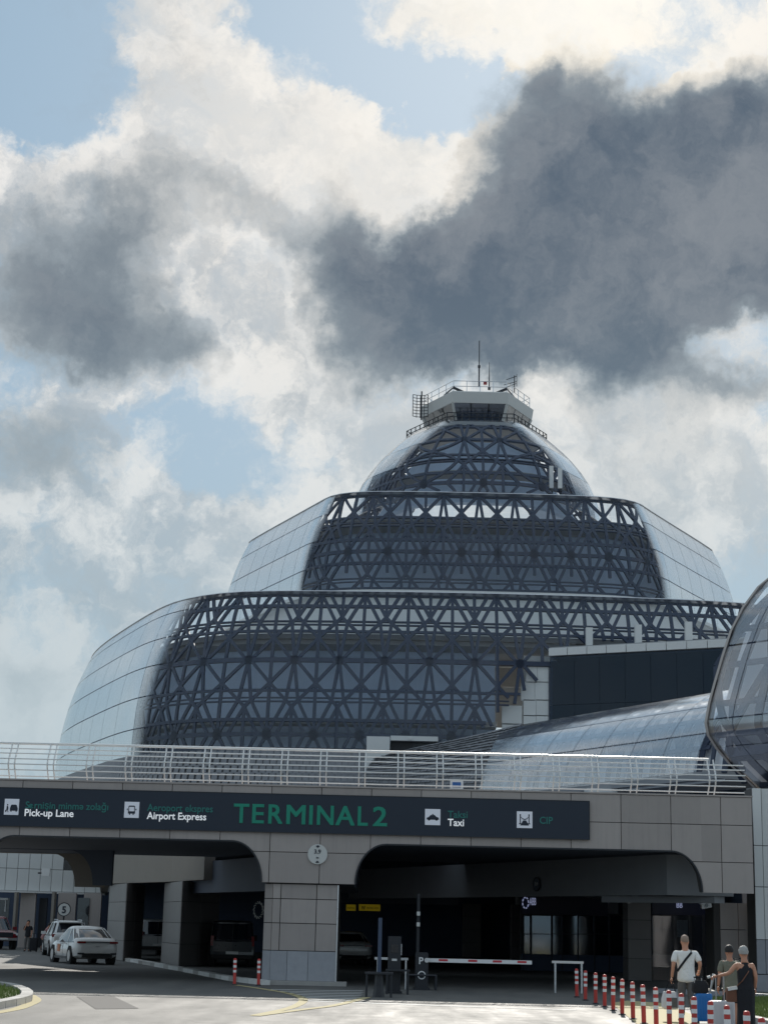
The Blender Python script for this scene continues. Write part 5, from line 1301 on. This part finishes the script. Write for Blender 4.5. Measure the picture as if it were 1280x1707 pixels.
def joinmesh(mes):
    v, f = [], []
    for m_ in mes:
        b0 = len(v); v += [tuple(q.co) for q in m_.vertices]; f += [tuple(b0 + i for i in p.vertices) for p in m_.polygons]
    me = bpy.data.meshes.new('body'); me.from_pydata(v, [], f); me.polygons.foreach_set('use_smooth', [True] * len(me.polygons)); return me
def part(name, me, m, par):
    me.materials.clear(); me.materials.append(m); me.polygons.foreach_set('use_smooth', [True] * len(me.polygons)); return link(name, me, par)
def hand(w, d, side, curl=.6):
    """palm and five bent fingers growing from wrist w along direction d (unit)"""
    w, d = Vector(w), Vector(d).normalized(); x = Vector((0, 1, 0)); x = (x - d * x.dot(d)).normalized(); n = d.cross(x) * side
    pm = w + d * .085
    out = [skinmesh([[(*w, .026), (*(w + d * .045), .032), (*pm, .034)]], 1)]
    for k in range(4):
        o = (k - 1.5) * .019; L = (.058, .066, .062, .048)[k]
        a = pm + x * o - d * .012; b_ = a + d * L * .6; c = b_ + (d * math.cos(curl * 1.4) - n * math.sin(curl * 1.4)) * L * .55; e = c + (d * math.cos(curl * 2.2) - n * math.sin(curl * 2.2)) * L * .4
        out.append(skinmesh([[(*a, .0095), (*b_, .009), (*c, .0085), (*e, .007)]], 1))
    a = w + d * .035 + x * .024; b_ = a + (d * .6 + x * .6 - n * .3) * .04; out.append(skinmesh([[(*a, .012), (*b_, .0105), (*(b_ + d * .03 - n * .012), .008)]], 1)); return out
def person(label, loc, rz, S_, pose, skin_m, top, bottom, hair, shoes, cap_=None):
    t = thing('person', label, 'person', loc, rz)
    J = pose; s3 = lambda p: tuple(q * S_ for q in p[:3]) + ((p[3] * S_ if not isinstance(p[3], tuple) else tuple(q * S_ for q in p[3])),)
    sh = J.get('sh', .185); wd = J.get('wide', 1.0); lean = J.get('lean', 0.0)
    hip, chest, neck = (0, 0, .93), (0, lean * .7, 1.32), (0, lean * .95, 1.47)
    hd = (J.get('hx', 0), lean * 1.1 + .03, 1.63)
    tors = [(*hip, (.135 * wd, .10 * wd)), (0, lean * .3, 1.08, (.135 * wd, .10 * wd)), (*chest, (.155 * wd, .11 * wd)), (0, lean * .85, 1.42, (.11 * wd, .08 * wd)), (*neck, .066), (hd[0] * .6, hd[1] - .015, 1.545, .070), (hd[0], hd[1], 1.61, (.076, .088)), (hd[0], hd[1] + .002, 1.68, (.078, .092)), (hd[0], hd[1] - .005, 1.735, (.055, .068))]
    arms, legs, hands_ = [], [], []
    for k in ('L', 'R'):
        sg = -1 if k == 'L' else 1; e, w = J['arm' + k]
        arms.append([(*chest, (.155 * wd, .11 * wd)), (sg * sh, lean * .8, 1.405, .062), (*e, .042), (*w, .029)])
        hands_ += hand([q * S_ for q in w], (Vector(w) - Vector(e)).normalized() + Vector(J.get('hd' + k, (0, 0, 0))), sg, J.get('curl' + k, .5))
        kn, an_ = J['leg' + k]
        legs.append([(*hip, (.135 * wd, .10 * wd)), (sg * .095, 0.0, .88, .092), (*kn, .060), (an_[0], an_[1] - .015, (an_[2] + kn[2]) * .52, .052), (*an_, .036), (an_[0] + sg * .02, an_[1] + .08, max(an_[2] - .05, .035), .036), (an_[0] + sg * .03, an_[1] + .17, max(an_[2] - .055, .03), .026)])
    nose = [(hd[0], hd[1], 1.61, (.076, .088)), (hd[0], hd[1] + .105, 1.605, .018)]
    ears = [[(hd[0], hd[1], 1.61, (.076, .088)), (hd[0] + sg * .088, hd[1] - .012, 1.615, .017)] for sg in (-1, 1)]
    chains = [[s3(p) for p in ch] for ch in [tors] + arms + legs + [nose] + ears]
    body = joinmesh([skinmesh(chains)] + hands_); part('body', body, skin_m, t)
    g_ = .017
    if top:
        kind, m_ = top; hem = .775 if kind != 'dress' else .45
        ch = [[(0, 0, hem if kind != 'dress' else .86, (.192 * wd, .150 * wd)), (0, 0, .90, (.185 * wd, .142 * wd)), (0, lean * .3, 1.06, (.165 * wd, .126 * wd)), (*chest, (.180 * wd, .132 * wd)), (0, lean * .85, 1.42, (.122 * wd, .095 * wd)), (0, lean * .93, 1.458, .066)]]
        for k in ('L', 'R'):
            sg = -1 if k == 'L' else 1; e, w = J['arm' + k]; a = Vector((sg * sh, lean * .8, 1.405)); ev = Vector(e)
            if kind == 'dress': ch.append([(*chest, (.180 * wd, .132 * wd)), (sg * (sh - .03), lean * .8, 1.395, .07)])
            else: m1 = a.lerp(ev, .45); m2 = a.lerp(ev, .86); ch.append([(*chest, (.180 * wd, .132 * wd)), (*a, .078), (*m1, .074), (*m2, .070)])
        part('top' if kind != 'dress' else 'dress', skinmesh([[s3(p) for p in c_] for c_ in ch]), m_, t)
        if kind == 'dress':
            b = MB(); rg = []
            for z, rx, ry, oy in ((1.0, .160, .122, 0), (.88, .185, .14, 0), (.70, .182, .142, .01), (.5, .176, .142, .01), (.28, .182, .15, 0), (.12, .19, .155, 0)):
                rg.append([Vector(((rx + .010 * math.sin(5 * a_ + z * 4)) * math.cos(a_) * S_, (oy + (ry + .010 * math.cos(7 * a_)) * math.sin(a_)) * S_, z * S_)) for a_ in [2 * math.pi * i / 28 for i in range(28)]])
            b.loft(rg, cap=False); part('skirt', b.mesh('skirt', m_), m_, t)
    if bottom:
        kind, m_ = bottom; ch = [[(0, 0, .98, (.152, .115)), (0, 0, .90, (.155, .118))]]
        for k in ('L', 'R'):
            sg = -1 if k == 'L' else 1; kn, an_ = J['leg' + k]; hp = Vector((sg * .098, 0, .86)); kv = Vector(kn); av = Vector(an_)
            c_ = [(0, 0, .90, (.155, .118)), (*hp, .110), (*kv.lerp(hp, .45), .094), (*kv.lerp(hp, .04 if kind == 'long' else .12), .080)]
            if kind == 'long': c_ += [(*kv.lerp(av, .5), .070), (*kv.lerp(av, .96), .062)]
            ch.append(c_)
        part('trousers' if kind == 'long' else 'shorts', skinmesh([[s3(p) for p in c_] for c_ in ch]), m_, t)
    if hair:
        m_, vol, low = hair; b = MB(); rows_ = []
        for i in range(9):
            ph = math.pi * (.0 + .62 * i / 8) if True else 0; row = []
            for k in range(20):
                a_ = 2 * math.pi * k / 20; back = .5 - .5 * math.sin(a_)          # 1 at the back of the head
                p_ = ph * (1 if back > .45 else .62 + .5 * back); rr_ = 1 + vol * (.6 + .4 * back) + random.uniform(-.055, .055)
                row.append(Vector(((hd[0] + math.sin(p_) * math.cos(a_) * .090 * rr_) * S_, (hd[1] - .006 + math.sin(p_) * math.sin(a_) * .104 * rr_) * S_, (1.655 + math.cos(p_) * .112 * rr_) * S_)))
            rows_.append(row)
        b.grid(rows_, wrap=True); part('hair', b.mesh('hair', m_), m_, t)
    for k in ('L', 'R'):
        an_ = J['leg' + k][1]; sg = -1 if k == 'L' else 1
        part('shoe', skinmesh([[s3(p) for p in [(an_[0], an_[1] - .03, max(an_[2] - .03, .05), .045), (an_[0] + sg * .015, an_[1] + .06, max(an_[2] - .055, .038), .045), (an_[0] + sg * .03, an_[1] + .18, max(an_[2] - .06, .032), .036)]]], 1), shoes, t)
    return t
stand = dict(armL=((-.235, -.02, 1.14), (-.245, .05, .90)), armR=((.235, -.02, 1.14), (.245, .05, .90)), legL=((-.10, .02, .49), (-.10, -.02, .085)), legR=((.10, .02, .49), (.10, -.02, .085)))
M.hairshort = mat('shaved_hair', (.30, .22, .17), .7, var=.2, scale=60)
# man in white shirt, walking away
gm = Vector((at(1143, 1600, 37.2).x, 37.2, 0)); SM = 1.0
walk = dict(wide=1.16, lean=.07, sh=.215, hx=.0, armL=((-.285, -.05, 1.14), (-.305, .03, .88)), armR=((.285, -.06, 1.17), (.30, .12, 1.03)), legL=((-.09, .10, .50), (-.10, .02, .085)), legR=((.10, .03, .47), (.10, -.24, .13)), curlL=.9, curlR=.9)
man = person('man in a white shirt with a black shoulder strap walking away with luggage', gm, R(2), SM, walk, M.skin2, ('shirt', M.shirt), ('long', M.greytr), (M.hairshort, -.03, 0), M.brown)
b = MB(); sp_ = [(.165, .09, 1.455), (.10, -.055, 1.40), (-.02, -.085, 1.27), (-.13, -.09, 1.13), (-.20, -.03, 1.02)]
for p, q in zip(sp_, sp_[1:]): b.bar(p, q, .045, .012, (0, -1, .15))
b.build('shoulder_strap', M.black, man)
# boy in olive shirt
gb_ = Vector((at(1216, 1620, 34.2).x, 34.2, 0))
boy = person('boy with dark hair in an olive t-shirt and dark shorts', gb_, R(4), .905, dict(stand, lean=.01, sh=.175, hx=-.0), M.skin, ('shirt', M.olive), ('shorts', M.black), (M.hairdark, .05, 0), M.black)
# woman in a black sleeveless dress, one arm out on the white suitcase handle
gw = Vector((at(1241, 1620, 32.6).x, 32.6, 0))
wpose = dict(stand, wide=1.05, lean=.02, sh=.165, hx=-.01, armL=((-.34, -.03, 1.22), (-.56, .08, 1.16)), armR=((.215, -.03, 1.15), (.215, .06, .92)), curlL=1.0)
wom = person('woman with short grey hair in a long black sleeveless dress', gw, R(3), .90, wpose, M.skin2, ('dress', M.black), None, (M.hairgrey, .14, 0), M.black)
b = MB(); sp_ = [(.12, .02, 1.30), (.02, -.13, 1.20), (-.10, -.14, 1.04), (-.19, -.02, .93)]
for p, q in zip(sp_, sp_[1:]): b.bar([c * .93 for c in p], [c * .93 for c in q], .018, .01, (0, -1, .1))
b.build('bag_strap', M.brown, wom)
t = thing('handbag', 'small brown shoulder bag hanging at the hip of the woman in black', 'bag', gw + Vector((-.25, .02, .72)))
b = MB(); rg = [[Vector((x * s_, y, z)) for x, y in ((-.09, -.05), (.09, -.05), (.11, 0), (.09, .05), (-.09, .05), (-.11, 0))] for s_, z in ((.8, -.13), (1.05, -.1), (1, .08), (.85, .12))]; b.loft(rg); b.build('pouch', M.brown, t, smooth=30); b = MB(); b.bar((-.08, -.06, .1), (.09, -.06, .13), .06, .03, (0, -1, 0)); b.build('flap', M.shirt, t)
# suitcases
def suitcase(name, label, loc, w, d, h, m, hh, rz=0.0, hx=0.0):
    t = thing(name, label, 'suitcase', loc, rz)
    def ring_(z, s_): 
        r_ = .05; pts = []
        for sx, sy, a0 in ((1, 1, 0), (-1, 1, 90), (-1, -1, 180), (1, -1, 270)):
            for k in range(4): a_ = R(a0 + 30 * k); pts.append(Vector(((sx * (w / 2 - r_) + r_ * math.cos(a_)) * s_, (sy * (d / 2 - r_) + r_ * math.sin(a_)) * s_, z)))
        return pts
    b = MB(); b.loft([ring_(.05, .90), ring_(.065, .97), ring_(.10, 1), ring_(h - .04, 1), ring_(h - .01, .97), ring_(h, .9)]); b.build('shell', m, t, smooth=40)
    for k in range(5):
        b = MB(); x = (k - 2) * w * .17; b.bx(x - .012, x + .012, -d / 2 - .006, -d / 2 + .01, .12, h - .07); b.build('rib', m, t)
    b = MB(); b.bx(-w / 2 - .003, w / 2 + .003, -.008, .008, .08, h - .02); b.build('zip_seam', M.dark, t)
    for sx in (-1, 1):
        for sy in (-1, 1): b = MB(); b.lathe([(.001, -.018), (.027, -.018), (.027, .018), (.001, .018)], (sx * w * .38, sy * d * .36, .028), 10, 'X'); b.build('wheel', M.rubber, t)
        b = MB(); b.tube([(sx * .075 + hx, -d * .3, h - .02), (sx * .075 + hx, -d * .3, hh)], .010, 6); b.build('handle_rod', M.alloy, t)
    b = MB(); b.tube([(-.09 + hx, -d * .3, hh), (.09 + hx, -d * .3, hh)], .016, 6); b.build('grip', M.black, t); return t
cs = Vector((at(1171, 1660, 36.6).x, 36.6, 0)); suitcase('blue_suitcase', 'bright blue suitcase with a black bag on top pulled by the man', cs, .35, .24, .60, M.bluecase, .92, R(6), -.12)
t = thing('travel_bag', 'black travel bag riding on the blue suitcase', 'bag', cs + Vector((-.06, -.02, .605)))
b = MB(); b.loft([[Vector((x * s_, y * s_, z)) for x, y in ((-.15, -.09), (.15, -.09), (.17, 0), (.15, .09), (-.15, .09), (-.17, 0))] for s_, z in ((.9, 0), (1.05, .06), (1.0, .18), (.7, .25))]); b.build('pouch', M.black, t, smooth=40)
b = MB(); b.tube([(-.1, 0, .22), (-.06, 0, .32), (.06, 0, .32), (.1, 0, .22)], .012); b.build('handle', M.black, t)
t = thing('folded_umbrella', 'white and grey folded umbrella strapped beside the blue suitcase handle', 'umbrella', cs + Vector((.15, -.05, .60)))
b = MB(); b.tube([(-.03, 0, -.02), (.06, 0, .34)], [.022, .03], 8); b.build('canopy', M.alloy, t); b = MB(); b.tube([(.06, 0, .34), (.07, 0, .40)], .03); b.tube([(.0, 0, .34), (-.06, .0, .32)], .03); b.build('handle', M.white, t)
cs = Vector((at(1203, 1660, 33.4).x, 33.4, 0)); suitcase('white_suitcase', 'white hard-shell suitcase with its long handle held by the woman in black', cs, .44, .27, .58, M.whitecase, 1.06, R(-4), -.05)
t = thing('shopping_bag', "white and dark bag hanging from the man's left hand", 'bag', gm + Vector((-.34, .02, .40)))
b = MB(); b.loft([[Vector((x * s_, y * s_, z)) for x, y in ((-.16, -.07), (.12, -.08), (.17, 0), (.12, .08), (-.16, .07), (-.19, 0))] for s_, z in ((.75, -.16), (1.0, -.12), (1.02, .05), (.8, .2))]); b.build('sack', M.whitecase, t, smooth=40)
b = MB(); b.tube([(-.12, 0, .18), (-.02, 0, .42), (.03, 0, .42), (.12, 0, .18)], .014); b.build('handle', M.black, t); b = MB(); b.box((.06, -.085, -.02), (.14, .02, .2)); b.build('pocket', M.greytr, t)
# the two people by the cars on the left
gp = gnd(45, 1586); w2 = person('standing woman in a black vest holding a phone to her face, far left', gp, R(180), .95, dict(stand, armR=((.24, -.0, 1.16), (.09, .16, 1.46)), armL=((-.23, -.03, 1.14), (-.22, .05, .92)), curlR=1.0), M.skin2, ('dress', M.black) if False else ('shirt', M.black), ('long', M.greytr), (M.hairdark, .08, 0), M.black)
gp2 = gnd(48.5, 1587.5); suitcase('black_suitcase', 'black upright suitcase beside the woman on the far left', Vector((gp.x + .42, gp.y - .3, 0)), .42, .28, .74, M.black, .95)
gp3 = gnd(70, 1587); bend = dict(stand, lean=.32, armL=((-.23, .40, 1.08), (-.14, .55, .92)), armR=((.23, .40, 1.08), (.14, .55, .92)))
person('person in pink leaning forward behind the white SUV, far left', gp3, R(-80), .88, bend, M.skin, ('shirt', mat('pink_cotton', (.42, .22, .22), .9)), ('long', M.black), (M.hairdark, .06, 0), M.black)
